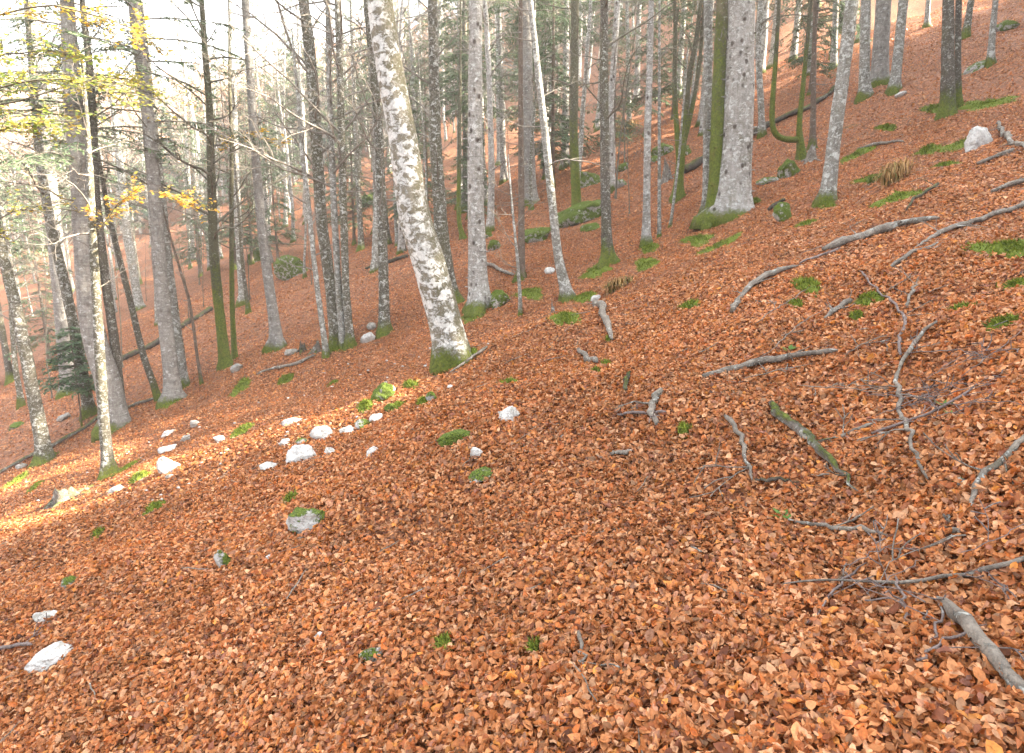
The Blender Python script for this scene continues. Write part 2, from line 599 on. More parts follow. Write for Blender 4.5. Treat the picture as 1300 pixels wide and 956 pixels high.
def trunk_mesh(mb, pts, rad, k=12, n=60, flare=.5, rough=.025, rng=RNG, wob=.0):
    Q, W, s = resample(np.asarray(pts, float), np.asarray(rad, float), n)
    h = np.maximum(Q[:, 2] - Q[0, 2] - .3, 0)
    ph = np.arange(k) * 2 * math.pi / k
    lob = 1 + .75 * np.sin(ph * 3 + rng.uniform(0, 6)) + .4 * np.sin(ph * 5 + rng.uniform(0, 6))
    lob = np.clip(lob, .1, 2.2)
    fl = flare * (np.exp(-h / .17)[:, None] * lob[None] * 1.7 + .35 * np.exp(-h / .6)[:, None])
    sm = rng.standard_normal((n, k))
    sm = (sm + np.roll(sm, 1, 1) + np.roll(sm, 1, 0) + np.roll(np.roll(sm, 1, 0), 1, 1)) / 2
    rr = W[:, None] * (1 + fl + rough * sm)
    if wob:
        Q = Q + wob * np.stack([np.sin(s * 1.1 + rng.uniform(0, 6)) * .6 + np.sin(s * 2.3 + rng.uniform(0, 6)) * .3,
                                np.sin(s * .9 + rng.uniform(0, 6)) * .6, 0 * s], -1) * np.minimum(s / 1.5, 1)[:, None]
    mb.tube2(Q, rr)
    return Q, W


def _tube2(s, Q, rr):
    n, k = rr.shape
    tg = np.gradient(Q, axis=0)
    tg /= np.linalg.norm(tg, axis=1, keepdims=True) + 1e-9
    ref = np.array([0., 1, .05])
    a = np.cross(tg, ref); a /= np.linalg.norm(a, axis=1, keepdims=True) + 1e-9
    b = np.cross(tg, a)
    ph = np.arange(k) * 2 * math.pi / k
    V = Q[:, None] + rr[..., None] * (np.cos(ph)[None, :, None] * a[:, None] + np.sin(ph)[None, :, None] * b[:, None])
    i = np.arange(n - 1)[:, None] * k
    j = np.arange(k)[None]; j2 = (j + 1) % k
    F = np.stack([i + j, i + j2, i + k + j2, i + k + j], -1).reshape(-1, 4)
    V = np.vstack([V.reshape(-1, 3), Q[:1], Q[-1:]])
    jj = np.arange(k)
    T = np.vstack([np.stack([np.full(k, n * k), (jj + 1) % k, jj], -1),
                   np.stack([np.full(k, n * k + 1), (n - 1) * k + jj, (n - 1) * k + (jj + 1) % k], -1)])
    s.add(V, F, T)


MB.tube2 = _tube2
TREES_XY = []


def px_path(path, height, base=None, Y=None):
    """photo path [(u, v, w)...] from the foot up -> world points and radii, carried on above the frame"""
    p0 = P(path[0][0], path[0][1]) if base is None else base
    Y = p0[1] if Y is None else Y
    pts, rad = [], []
    for (u, v, w) in path:
        p = plane(u, v, Y) if (u, v) != path[0][:2] or base is not None else p0
        pts.append(p); rad.append(w / 2 * depth(p) / FOC)
    pts = np.array(pts); rad = list(rad)
    d0 = unit(pts[1] - pts[0])
    low = pts[0] - d0 * .3
    d = unit(pts[-1] - pts[max(len(pts) - 3, 0)])
    up = []
    top = pts[-1].copy(); r = rad[-1]
    z1 = p0[2] + height
    n = 0
    left = z1 - top[2]
    if left > .5:
        m = max(2, int(left / 1.5))
        for k in range(1, m + 1):
            d = unit(d * .85 + np.array([0, 0, .15]))
            top = top + d * (left / m)
            up.append(top); rad.append(max(r * (1 - k / m) + .012, .012))
    pts = np.vstack([low[None], pts] + ([np.array(up)] if up else []))
    return p0, pts, np.array([rad[0] * 1.05] + rad)


def tree(name, label, mat, path, height=15, nb=10, h0=2.5, bl=2.0, k=12, flare=.45, kids=5, bmat='branch', kind='hard',
         lev=2, up=.05, wob=0., seed=0, leaf=None, group=None, rough=.025, stubs=0, dead=0, dead_h=(1.5, 8), dead_l=1.3, cat='tree', side=None):
    rng = np.random.default_rng(seed + 101)
    p0, pts, rad = px_path(path, height)
    TREES_XY.append(p0[:2])
    root = empty(name, p0, label, cat, group)
    mb = MB()
    Q, W = trunk_mesh(mb, pts - p0, rad, k, 80 if k > 10 else 50, flare, rough, rng, wob)
    # short broken stubs are part of the trunk surface
    for _ in range(stubs):
        h = rng.uniform(.5, 6)
        q, w = at_h(Q, W, h)
        a = rng.uniform(0, 2 * math.pi)
        d = unit(np.array([math.cos(a), math.sin(a), rng.uniform(-.1, .4)]))
        L = rng.uniform(.05, .14)
        mb.tube([q + d * w * .8, q + d * (w + L * .5), q + d * (w + L)], [.024, .016, .008], 5)
    mb.build('trunk', M[mat], root)
    if nb or dead:
        bb = MB(); tips = []; single = nb <= 16 and not dead
        for i in range(nb):
            h = h0 + (height * .96 - h0) * (i + rng.uniform(0, 1)) / nb
            q, w = at_h(Q, W, h)
            a = rng.uniform(0, 2 * math.pi) if side is None else rng.normal(side, .9)
            e = rng.uniform(.1, .8)
            d = np.array([math.cos(a), math.sin(a), e])
            L = bl * rng.uniform(.55, 1.3) * (1 - .5 * max(0, h / height - .4))
            grow(bb, q, d, L, min(w * .36, .008 + .0085 * L), 0, lev, rng, up, .15, kids, tips)
            if single:
                bb.build('branch', M[bmat], root); bb = MB()
        for i in range(dead):
            h = rng.uniform(*dead_h)
            q, w = at_h(Q, W, h)
            a = rng.uniform(0, 2 * math.pi)
            d = np.array([math.cos(a), math.sin(a), rng.uniform(-.35, .15)])
            grow(bb, q + unit(d) * w * .6, d, dead_l * rng.uniform(.4, 1.3), .010, 0, 1, rng, -.05, .12, 4, None)
            if dead <= 22 and not nb:
                bb.build('dead_branch', M[bmat], root); bb = MB()
        if bb.n: bb.build('branchwork', M[bmat], root)
        if leaf:
            lb = MB(); leaves_on(lb, tips, rng, *leaf)
            if lb.n: lb.build('foliage', M['yellow_leaf'], root, attr='tint')
    return root, p0, Q, W


def at_h(Q, W, h):
    z = Q[:, 2]
    k = int(np.argmax(z >= min(h, z.max() - .01)))
    k = max(k, 1)
    f = (h - z[k - 1]) / (z[k] - z[k - 1] + 1e-9)
    f = min(max(f, 0), 1)
    return Q[k - 1] * (1 - f) + Q[k] * f, W[k - 1] * (1 - f) + W[k] * f


def fir_foliage(root, Q, W, rng, h0, h1, nb, L0, L1, step=.075, ln=.15, wd=.032, droop=.35, parts=('fir_bough', 'needle_foliage'), az=None):
    bb, nb_ = MB(), MB()
    for i in range(nb):
        t = (i + rng.uniform(0, 1)) / nb
        h = h0 + (h1 - h0) * t
        q, w = at_h(Q, W, h)
        a = rng.uniform(0, 2 * math.pi) if az is None else rng.normal(*az)
        L = (L0 + (L1 - L0) * t) * rng.uniform(.7, 1.15)
        d = np.array([math.cos(a), math.sin(a), .12])
        n = 6
        pts = [q]
        dd = unit(d)
        for _ in range(n):
            dd = unit(dd + np.array([0, 0, -droop * .16]) + rng.normal(0, .05, 3))
            pts.append(pts[-1] + dd * L / n)
        pts = np.array(pts)
        bb.tube(pts, np.linspace(.010 + .006 * L, .004, n + 1), 4, cap=False)
        needles(nb_, pts[1:], rng, step, ln, wd)
        m = max(4, int(L * 6))
        for s in rng.uniform(.2, 1, m):
            k = min(int(s * n), n - 1)
            qq = pts[k] + (pts[k + 1] - pts[k]) * (s * n - k)
            ax = unit(pts[k + 1] - pts[k]); sd = np.cross(ax, [0, 0, 1.]) * (1 if rng.random() < .5 else -1)
            l2 = L * .42 * (1.15 - s) + .12
            cd = unit(ax * .7 + sd * .8 + np.array([0, 0, -droop * .5]))
            p2 = np.array([qq, qq + cd * l2 * .5, qq + cd * l2 + np.array([0, 0, -l2 * droop * .3])])
            bb.tube(p2, [.005, .004, .003], 3, cap=False)
            needles(nb_, p2, rng, step, ln, wd)
    bo = bb.build(parts[0], M['branch_dark'], root)
    nb_.build(parts[1], M['needle'], bo, attr='tint')


YEL = [(.37, .38, .08), (.27, .34, .07), (.42, .38, .09), (.44, .33, .08), (.22, .31, .07)]
ORG = [(.66, .34, .05), (.70, .42, .05), (.60, .26, .04)]

# ------------------------------------------------------------------ the trees one can point to
# main leaning beech
T16 = tree('beech_tree', 'thick leaning beech with white lichen plates, mossy foot and a small red paint mark', 'beech',
     [(577, 458, 37), (568, 417, 40), (553, 367, 41), (541, 317, 41), (526, 284, 40), (511, 167, 36), (496, 100, 34), (486, 33, 33), (482, 0, 32)],
     15, 12, 5.2, 3.0, 24, .3, 6, 'branch', seed=1, rough=.012)
# red mark on its left flank
def red_mark():
    root, p0, Q, W = T16
    mb = MB()
    c = plane(536, 388, p0[1]) - p0
    k = int(np.argmin(abs(Q[:, 2] - c[2])))
    ctr, r = Q[k], W[k] * 1.012
    n = 10
    for i in range(2):
        a0, a1 = math.pi * .98 + .02, math.pi * 1.28
        A = np.linspace(a0, a1, n)
        top = np.stack([ctr[0] + (r + .016) * np.cos(A), ctr[1] + (r + .016) * np.sin(A), c[2] + .03 + .012 * np.sin(A * 9) + 0 * A], -1)
        bot = np.stack([ctr[0] + (r + .016) * np.cos(A) + .012, ctr[1] + (r + .016) * np.sin(A), c[2] - .025 - .012 * np.cos(A * 7)], -1)
        j = np.arange(n - 1)
        mb.add(np.vstack([top, bot]), np.stack([j, j + 1, j + 1 + n, j + n], -1))
        break
    o = mb.build('trail_mark', M['red_paint'], root)
    o['label'] = 'small red trail mark painted on the pale bark'
red_mark()

# the big fir pair
T29 = tree('fir_tree', 'thickest tree, huge pale grey fir with dark knots standing on the slope', 'fir',
     [(929, 276, 48), (930, 262, 45), (931, 245, 41), (935, 190, 38), (938, 134, 37), (940, 60, 35), (941, 0, 34)], 24, 0, k=24, flare=.28, seed=2,
     stubs=60, dead=10, dead_h=(3, 9), dead_l=1.0, rough=.02)
fir_foliage(T29[0], T29[2], T29[3], np.random.default_rng(5), 10, 23, 60, 2.6, .6)
T30 = tree('fir_tree', 'moss covered fir trunk with snapped twigs, pressed against the huge pale fir', 'mossy_post',
     [(905, 282, 22), (908, 250, 18), (912, 134, 17), (915, 60, 17), (918, 0, 16)], 19, 0, k=16, flare=.4, seed=3, stubs=10, dead=22, dead_h=(2, 9), dead_l=1.0)
fir_foliage(T30[0], T30[2], T30[3], np.random.default_rng(6), 8.5, 18, 40, 2.2, .6)

T18 = tree('fir_tree', 'straight pale fir dotted with dark knots, right of the leaning beech', 'fir',
     [(609, 392, 28), (607, 360, 24), (604, 268, 21), (603, 134, 18), (604, 0, 17)], 20, 0, k=18, flare=.35, seed=4, stubs=55, dead=14, dead_h=(3, 9), dead_l=.9)
fir_foliage(T18[0], T18[2], T18[3], np.random.default_rng(7), 8.6, 19, 55, 2.2, .6)
T17 = tree('beech_tree', 'second beech with greenish moss, half hidden by the leaning beech', 'beech_mossy',
     [(572, 385, 22), (566, 340, 19), (561, 301, 18), (554, 200, 15), (551, 100, 13), (549, 0, 12)], 15, 14, 3.2, 2.4, 14, .4, 5, seed=5)
T15 = tree('beech_tree', 'slim straight dark lichened beech standing alone beside two white stones', 'beech_mossy',
     [(488, 424, 14), (487, 350, 12.5), (485, 268, 12), (481, 167, 11), (475, 100, 10), (467, 17, 9)], 13, 14, 2.5, 1.9, 12, .4, 5, seed=6)
T12 = tree('beech_tree', 'thickest lichened stem of the clump of four beeches', 'beech_mossy',
     [(427, 442, 14), (420, 367, 14), (413, 317, 14), (408, 284, 14), (403, 200, 14), (399, 134, 15), (392, 50, 14), (385, 0, 13)], 16, 22, 4, 3.0, 14, .35, 6, seed=7)
T13 = tree('beech_tree', 'pale slender stem in the middle of the beech clump', 'pale',
     [(436, 442, 9), (430, 367, 8.5), (424, 268, 8.5), (420, 167, 8), (417, 67, 7), (416, 0, 6)], 12, 24, 4, 3.0, 10, .3, 6, seed=8)
T14 = tree('beech_tree', 'rightmost stem of the clump of four beeches, dark above and mossy below', 'beech_mossy',
     [(445, 441, 10), (439, 367, 9.5), (435, 234, 9.5), (432, 100, 9), (429, 17, 8)], 13, 26, 4, 3.0, 12, .4, 6, seed=9)
T11 = tree('beech_sapling', 'thin pale leaning stem at the left of the beech clump', 'pale',
     [(415, 453, 7.5), (405, 384, 7), (397, 317, 6.5), (393, 268, 6), (384, 200, 5.5), (378, 120, 5)], 8, 10, 2, 1.4, 8, .25, 4, seed=10)
T10 = tree('fir_tree', 'tall clean grey fir left of the beech clump', 'fir_grey',
     [(353, 443, 15), (347, 400, 13), (340, 350, 12), (333, 300, 11.5), (327, 234, 11), (321, 150, 10.5), (316, 67, 10), (311, 0, 9)], 26, 0, k=14, flare=.5, seed=11, dead=22, dead_h=(5, 13), dead_l=1.6)
fir_foliage(T10[0], T10[2], T10[3], np.random.default_rng(8), 13, 25, 50, 2.4, .5)
T7 = tree('beech_tree', 'bright green mossy trunk forking into bare twigs against the sky', 'green',
     [(288, 465, 14), (284, 445, 12.5), (279, 400, 12), (274, 350, 12), (271, 317, 11.5), (269, 251, 10.5), (266, 134, 8.5), (259, 50, 7), (256, 0, 6)], 13, 34, 3.6, 3.2, 12, .3, 6, 'branch_dark', seed=12, up=.12)
T8 = tree('beech_sapling', 'thin straight dark mossy stem right beside the bright green trunk', 'green',
     [(298, 455, 7), (295, 400, 6.5), (294, 333, 6), (294, 184, 5), (292, 120, 4)], 9.5, 20, 3, 2.2, 8, .2, 5, 'branch_dark', seed=13, up=.1)
T4 = tree('fir_tree', 'stout grey fir with cracked bark and a green mossy foot, yellow leaves crossing it', 'fir_grey',
     [(220, 510, 20), (217, 470, 18), (212, 430, 17), (205, 370, 16.5), (201, 320, 16), (196, 234, 15.5), (188, 150, 15), (181, 90, 15), (172, 17, 14), (170, 0, 14)], 24, 0, k=16, flare=.35, seed=14, dead=34, dead_h=(4.5, 12), dead_l=1.9)
fir_foliage(T4[0], T4[2], T4[3], np.random.default_rng(9), 6.9, 23, 84, 2.7, .6, az=None)
T4b = tree('beech_tree', 'slim sunlit stem hugging the back of the stout grey fir', 'pale',
     [(234, 489, 11), (228, 440, 10), (221, 390, 9.5), (214, 330, 9), (206, 250, 8)], 12, 10, 4, 1.6, 10, .3, 4, seed=15)
T5 = tree('beech_sapling', 'thin lichened stem leaning left toward the tall firs, foot on a log', 'dark',
     [(202, 508, 8), (192, 480, 8), (181, 450, 8), (172, 410, 7.5), (164, 377, 7.5), (147, 310, 7), (136, 265, 6), (128, 215, 5)], 9.5, 9, 4, 1.4, 8, .2, 4, seed=16)
T6 = tree('beech_sapling', 'very thin bare wavy sapling between stout fir and green trunk', 'brown',
     [(256, 488, 4.5), (250, 450, 4), (246, 417, 4), (240, 380, 4), (231, 350, 3.5), (221, 317, 3), (212, 285, 2.5)], 5.5, 9, 1.5, 1.0, 6, .2, 3, seed=17)
T3 = tree('fir_tree', 'big grey fir with drooping dark boughs and thin lichened beech before it', 'fir_grey',
     [(147, 542, 34), (142, 510, 30), (134, 470, 28), (122, 440, 26), (113, 400, 25), (108, 330, 24), (104, 251, 23), (95, 150, 21), (89, 67, 18), (85, 0, 16)], 22, 0, k=20, flare=.15, seed=18, dead=46, dead_h=(4.5, 12), dead_l=2.0)
fir_foliage(T3[0], T3[2], T3[3], np.random.default_rng(10), 6.6, 21, 80, 2.6, .6)
T3b = tree('beech_tree', 'dark crooked lichened trunk just right of the big grey fir', 'dark',
     [(155, 533, 12), (150, 480, 11), (145, 430, 11), (136, 370, 10.5), (128, 310, 10), (121, 240, 9.5), (118, 150, 9), (114, 84, 8), (106, 20, 7)], 13, 16, 5, 2.2, 12, .3, 5, 'branch_dark', seed=19)
T2 = tree('beech_tree', 'slender white lichened beech in front of the big grey fir', 'beech_mossy',
     [(138, 605, 15), (135, 570, 13), (132, 534, 12), (128, 475, 12), (125, 417, 11.5), (121, 350, 10.5), (117, 290, 9), (115, 230, 8)], 8, 8, 3.6, 1.5, 14, .35, 5, seed=20)
T44 = tree('beech_tree', 'leaning lichened beech whose foot hides behind the big grey fir', 'beech_mossy',
     [(114, 525, 13), (106, 480, 12.5), (97, 430, 12), (80, 350, 11.5), (67, 300, 11), (52, 217, 10), (46, 150, 9), (42, 100, 8)], 13, 14, 4.5, 2.4, 12, .3, 5, seed=21)
T43 = tree('fir_tree', 'broad grey fir behind the green fir seedling', 'fir_grey',
     [(90, 498, 22), (86, 460, 20), (80, 400, 19), (73, 330, 18), (65, 250, 17), (58, 180, 16)], 22, 0, k=14, flare=.25, seed=22, dead=40, dead_h=(4, 13), dead_l=2.2)
fir_foliage(T43[0], T43[2], T43[3], np.random.default_rng(12), 6.5, 21, 70, 2.6, .6)
T1 = tree('beech_tree', 'leaning lichened beech at the left edge with a mossy foot and yellow leaved twigs', 'beech_mossy',
     [(58, 587, 18), (52, 550, 16), (42, 500, 14.5), (33, 450, 14), (20, 390, 13), (9, 345, 12.5), (0, 310, 12), (-18, 230, 11), (-36, 140, 10)], 10, 6, 2.6, 1.2, 14, .35, 5, seed=23)
T1b = tree('beech_sapling', 'thin dark leaning stem at the far left edge behind the lichened beech', 'dark',
     [(14, 486, 8), (8, 450, 7.5), (0, 405, 7), (-10, 350, 6)], 9, 8, 3, 1.6, 8, .25, 4, seed=24)
T9 = tree('beech_tree', 'pale trunk with dark companion stem, farther up behind the thin mossy stem', 'pale',
     [(309, 386, 10), (306, 340, 9.5), (303, 300, 9), (299, 200, 8.5), (296, 100, 8)], 17, 12, 5, 2.4, 10, .3, 5, seed=25)
T9b = tree('beech_sapling', 'dark little stem touching the right side of the pale far trunk', 'dark',
     [(316, 398, 6), (312, 370, 5), (307, 330, 4.5), (304, 280, 4)], 8, 7, 3, 1.3, 7, .3, 4, seed=26)
T20 = tree('beech_tree', 'slender white birch-like leaning trunk right of the knotty pale fir', 'pale',
     [(721, 382, 15), (715, 355, 12.5), (709, 330, 11.5), (702, 268, 10.5), (697, 220, 10), (693, 180, 9.5), (684, 100, 8.5), (675, 17, 7), (673, 0, 7)], 10, 11, 3, 1.6, 14, .35, 5, seed=27)
T21 = tree('spruce_tree', 'thin straight brownish spruce stem left of the slender white trunk', 'brown',
     [(662, 356, 10), (662, 320, 8.5), (662, 268, 8), (661, 134, 6.5), (661, 0, 5)], 13, 0, k=10, flare=.4, seed=28, dead=40, dead_h=(2, 10), dead_l=.9)
T21b = tree('beech_sapling', 'white pencil-thin sapling in front of the brownish spruce stem', 'pale',
     [(661, 401, 5), (660, 370, 4.5), (657, 330, 4), (652, 280, 3), (648, 235, 2.5)], 3.6, 10, .8, .9, 6, .2, 4, seed=29)
T22 = tree('fir_tree', 'thick grey-blue fir behind the brownish spruce stem', 'fir_grey',
     [(674, 259, 17), (673, 230, 15), (671, 167, 14), (670, 100, 13), (668, 0, 12)], 22, 0, k=14, flare=.3, seed=30, dead=30, dead_h=(4, 14), dead_l=1.6)
fir_foliage(T22[0], T22[2], T22[3], np.random.default_rng(13), 7.5, 21, 60, 3.0, .7, droop=.9)
T23 = tree('beech_tree', 'dark mossy trunk rising from the mossy rock ledge', 'green',
     [(733, 283, 13), (731, 240, 12), (728, 167, 11), (729, 100, 10.5), (730, 33, 10), (730, 0, 10)], 16, 15, 4, 2.2, 12, .35, 5, 'branch_dark', seed=31)
T24 = tree('beech_tree', 'dark mossy trunk with spreading green roots, midway between white trunk and huge fir', 'dark',
     [(772, 334, 15), (770, 300, 13), (768, 220, 12), (767, 134, 12), (767, 60, 10.5), (767, 0, 9.5)], 13, 18, 3, 2.1, 14, .55, 6, 'branch_dark', seed=32)
T25 = tree('beech_tree', 'smooth pale grey straight young trunk left of the huge fir', 'fir',
     [(820, 311, 11), (821, 260, 9.5), (822, 167, 9), (825, 80, 8), (827, 0, 7)], 13, 8, 5, 1.5, 12, .35, 4, seed=33)
T26 = tree('beech_sapling', 'thin whitish sapling just right of the smooth pale trunk', 'pale',
     [(837, 302, 5), (837, 220, 4.3), (837, 134, 4), (837, 50, 3)], 7.5, 7, 3.5, 1.0, 7, .2, 4, seed=34)
T26b = tree('beech_sapling', 'whippy leaning sapling before the many stemmed mossy tree', 'pale',
     [(851, 288, 4), (856, 250, 3.5), (862, 200, 3), (866, 150, 2.5)], 4.5, 7, 1.5, .9, 6, .2, 3, seed=35)
# many-stemmed mossy tree
T27 = tree('beech_tree', 'many stemmed mossy tree forking like a candelabrum left of the huge fir', 'green',
     [(860, 252, 13), (862, 225, 11), (866, 185, 10), (870, 150, 8.5), (874, 100, 7), (884, 50, 6), (890, 0, 5)], 12, 14, 3.5, 2.0, 12, .4, 6, 'branch_dark', seed=36)
for i, pth in enumerate(([(863, 215, 8), (859, 160, 6.5), (857, 134, 6), (856, 84, 5.5), (858, 30, 5), (856, 0, 4)],
                         [(867, 185, 7), (876, 150, 6), (884, 110, 5.5), (888, 84, 5), (893, 20, 4)])):
    root, p0 = T27[0], T27[1]
    _, pts, rad = px_path(pth, 10.5 + i, base=plane(pth[0][0], pth[0][1], p0[1]), Y=p0[1])
    mb = MB()
    Q, W = trunk_mesh(mb, pts[1:] - p0, rad[1:], 9, 40, 0, .02, np.random.default_rng(50 + i))
    rg = np.random.default_rng(60 + i)
    o = mb.build('stem', M['green'], root)
    bb = MB()
    for kk in range(12):
        q, w = at_h(Q, W, rg.uniform(2.5, 9)); a = rg.uniform(0, 6.28)
        grow(bb, q, [math.cos(a), math.sin(a), .6], rg.uniform(.8, 2), .012, 0, 2, rg, .08, .16, 5)
        bb.build('branch', M['branch_dark'], o); bb = MB()
T28 = tree('beech_tree', 'pale lichened trunk close behind the left side of the huge fir', 'pale',
     [(899, 273, 14), (898, 240, 12), (899, 134, 11.5), (899, 33, 11), (899, 0, 10.5)], 15, 8, 5, 1.6, 12, .35, 4, seed=37)
T31 = tree('beech_tree', 'white leaning beech on open slope right of huge fir', 'pale',
     [(1050, 258, 18), (1054, 225, 16.5), (1060, 167, 16), (1067, 120, 15.5), (1072, 84, 15.5), (1082, 0, 15)], 12, 10, 5.2, 2.2, 16, .25, 5, seed=38)
# crook tree
T32 = tree('beech_tree', 'crooked tree with one stem swooping sideways then up like a hook', 'green',
     [(1018, 202, 10), (1016, 180, 9), (1014, 160, 6.5), (1018, 125, 6), (1022, 84, 5.5), (1027, 30, 5), (1029, 0, 4.5)], 8, 12, 3, 1.6, 10, .25, 5, 'branch_dark', seed=39)
root, p0 = T32[0], T32[1]
_, pts, rad = px_path([(1013, 177, 8), (1004, 178, 7.5), (992, 177, 7.5), (983, 172, 7.5), (980, 160, 7), (980, 135, 6.5), (983, 100, 6), (987, 40, 5), (989, 0, 4.5)], 8, base=plane(1013, 177, p0[1]), Y=p0[1])
mb = MB(); Q, W = trunk_mesh(mb, pts[1:] - p0, rad[1:], 9, 60, 0, .03, np.random.default_rng(70))
o = mb.build('stem', M['green'], root); o['label'] = 'hooked side stem'
bb = MB(); rg = np.random.default_rng(71)
for kk in range(8):
    q, w = at_h(Q, W, rg.uniform(2.5, 6)); a = rg.uniform(0, 6.28)
    grow(bb, q, [math.cos(a), math.sin(a), .5], rg.uniform(.7, 1.5), .010, 0, 2, rg, .05, .16, 4)
    bb.build('branch', M['branch_dark'], o); bb = MB()
T32b = tree('spruce_tree', 'thin brown half dead spruce right behind the crooked tree', 'brown',
     [(1031, 190, 8), (1032, 157, 7), (1033, 90, 6), (1035, 0, 5)], 11, 0, k=9, flare=.3, seed=40, dead=40, dead_h=(1.5, 8), dead_l=1.0)
fir_foliage(T32b[0], T32b[2], T32b[3], np.random.default_rng(14), 3.4, 10, 40, 1.3, .4, droop=.9)
for nm, lb, mt, pth, ht, sd, nbb, b2 in [
    ('beech_tree', 'pale bare trunk uphill, left of a pair of greyer trunks', 'pale', [(1097, 125, 13), (1098, 60, 12), (1099, 0, 11.5)], 18, 41, 8, 2),
    ('fir_tree', 'broad grey-blue fir uphill with a mossy foot in a sunlit hollow', 'fir_grey', [(1116, 108, 20), (1119, 50, 18), (1122, 0, 17.5)], 22, 42, 0, 2),
    ('beech_tree', 'pale leaning trunk uphill just right of the broad grey-blue fir', 'pale', [(1135, 116, 12), (1141, 60, 11), (1147, 0, 11)], 17, 43, 8, 2),
    ('beech_tree', 'dark mossy trunk uphill with a sunlit orange flank', 'dark', [(1203, 148, 16), (1203, 80, 14), (1204, 0, 13)], 13, 44, 9, 1.8),
    ('beech_tree', 'thin dark companion touching the mossy uphill trunk', 'dark', [(1216, 135, 8), (1216, 70, 7), (1217, 0, 7)], 11, 45, 8, 1.5),
    ('beech_tree', 'slim pale trunk uphill near the top right corner', 'pale', [(1257, 82, 8), (1260, 40, 7), (1264, 0, 6.5)], 13, 46, 8, 1.5),
    ('beech_tree', 'thin leaning trunk uphill between mossy trunk and top right corner', 'beech_mossy', [(1226, 48, 8), (1230, 20, 7.5), (1233, 0, 7)], 14, 47, 8, 1.6),
    ('beech_sapling', 'thin white stem far uphill against sunlit leaves', 'pale', [(1176, 35, 6), (1178, 10, 5.5), (1180, -20, 5)], 13, 48, 7, 1.6),
    ('beech_tree', 'pale thin trunk between crooked tree and white leaning beech', 'pale', [(1058, 86, 8), (1060, 40, 7), (1061, 0, 7)], 15, 49, 8, 1.6),
    ('beech_sapling', 'curved dark mossy stem in the gap left of the knotty pale fir', 'green', [(589, 303, 6), (583, 285, 5.5), (582, 260, 5.5), (583, 200, 5), (584, 100, 4)], 10, 51, 8, 1.4),
    ('beech_tree', 'dark straight trunk hidden close behind the knotty pale fir', 'dark', [(591, 270, 8), (591, 200, 7.5), (590, 60, 7)], 14, 52, 8, 1.6),
    ('beech_tree', 'white trunk far behind, right of the knotty pale fir', 'pale', [(634, 208, 6.5), (633, 150, 6), (632, 60, 5.5)], 15, 53, 8, 1.8),
    ('beech_tree', 'pale stem behind the slim dark lichened beech', 'beech_mossy', [(459, 318, 8), (457, 280, 7), (454, 220, 6.5), (450, 120, 6)], 14, 54, 9, 1.8),
    ('beech_tree', 'slim pale trunk left of the bright green trunk, far down the hollow', 'pale', [(244, 330, 8), (241, 280, 7), (238, 200, 6.5)], 15, 55, 9, 1.8),
    ('beech_tree', 'white trunk in the hollow left of the stout grey fir', 'pale', [(177, 392, 11), (170, 350, 10), (162, 300, 9.5), (155, 230, 9)], 16, 56, 9, 1.8),
]:
    tt = tree(nm, lb, mt, pth, ht, nbb, 4, b2, 12, .35, 4, seed=sd, dead=0 if nm != 'fir_tree' else 25, dead_h=(4, 12))
    if nm == 'fir_tree':
        fir_foliage(tt[0], tt[2], tt[3], np.random.default_rng(80), 9, 21, 45, 2.8, .6)


# yellow and orange leaved sprays that hang into the upper left of the view, on the edge beech and its neighbour
def spray(root, p0, Y, line, cols, n_side, seed, r=.012, per=26, size=.06, name='leafy_branch'):
    rg = np.random.default_rng(seed)
    pts = np.array([plane(u, v, Y) for u, v in line]) - p0
    Q, W, _ = resample(pts, np.linspace(r, .004, len(pts)), 14)
    Q[1:-1] += rg.normal(0, .012, (12, 3))
    bb, lb, tips = MB(), MB(), []
    bb.tube(Q, W, 5, cap=False)
    for t in rg.uniform(.12, 1, n_side):
        k = min(int(t * 13), 12)
        ax = unit(Q[k + 1] - Q[k])
        sd = unit(np.cross(ax, [0, 0, 1.]) + np.array([0, 0, rg.normal(0, .18)])) * (1 if rg.random() < .5 else -1)
        grow(bb, Q[k], ax * .8 + sd * rg.uniform(.3, .9), rg.uniform(.35, .8), .006, 0, 1, rg, -.05, .10, 4, tips)
    bo = bb.build(name, M['branch_dark'], root)
    leaves_on(lb, tips, rg, per, size, cols, 0)
    lb.build('foliage', M['yellow_leaf'], bo, attr='tint')


yp = np.array([-8.6, 7.6, Hs(-8.6, 7.6)])
yroot = empty('beech_tree', yp, 'young beech at the left edge reaching in with yellow green leafy sprays', 'tree')
mb = MB(); YQ, YW = trunk_mesh(mb, [[0, 0, -.3], [.05, 0, 3], [-.1, .1, 6], [.1, 0, 9]], [.10, .085, .06, .015], 10, 40, .4, .03, np.random.default_rng(91))
mb.build('trunk', M['beech_mossy'], yroot)
for n_, (line, cl, ns, Y_) in enumerate([
    ([(-205, 190), (-60, 130), (20, 104), (80, 96), (128, 102), (176, 120)], YEL, 30, 7.8),
    ([(-205, 160), (-60, 90), (0, 70), (55, 60), (108, 70)], YEL, 24, 8.3),
    ([(-205, 240), (-40, 185), (15, 160), (60, 150), (98, 154)], YEL, 18, 7.4),
    ([(-205, 120), (-50, 40), (20, 5), (90, 2), (150, 20), (200, 58)], [YEL[2], YEL[3], ORG[1]], 26, 8.0),
    ([(-205, 350), (-60, 300), (0, 275), (40, 258), (88, 256)], [YEL[0], YEL[2], YEL[3]], 12, 8.2),
    ([(-205, 200), (-60, 150), (10, 125), (70, 124), (150, 80), (205, 116)], [YEL[2], YEL[3], YEL[0]], 18, 8.6)]):
    spray(yroot, yp, Y_, line, cl, ns, n_ + 1, .016, 32, .062)
r2, q2 = T2[0], T2[1]
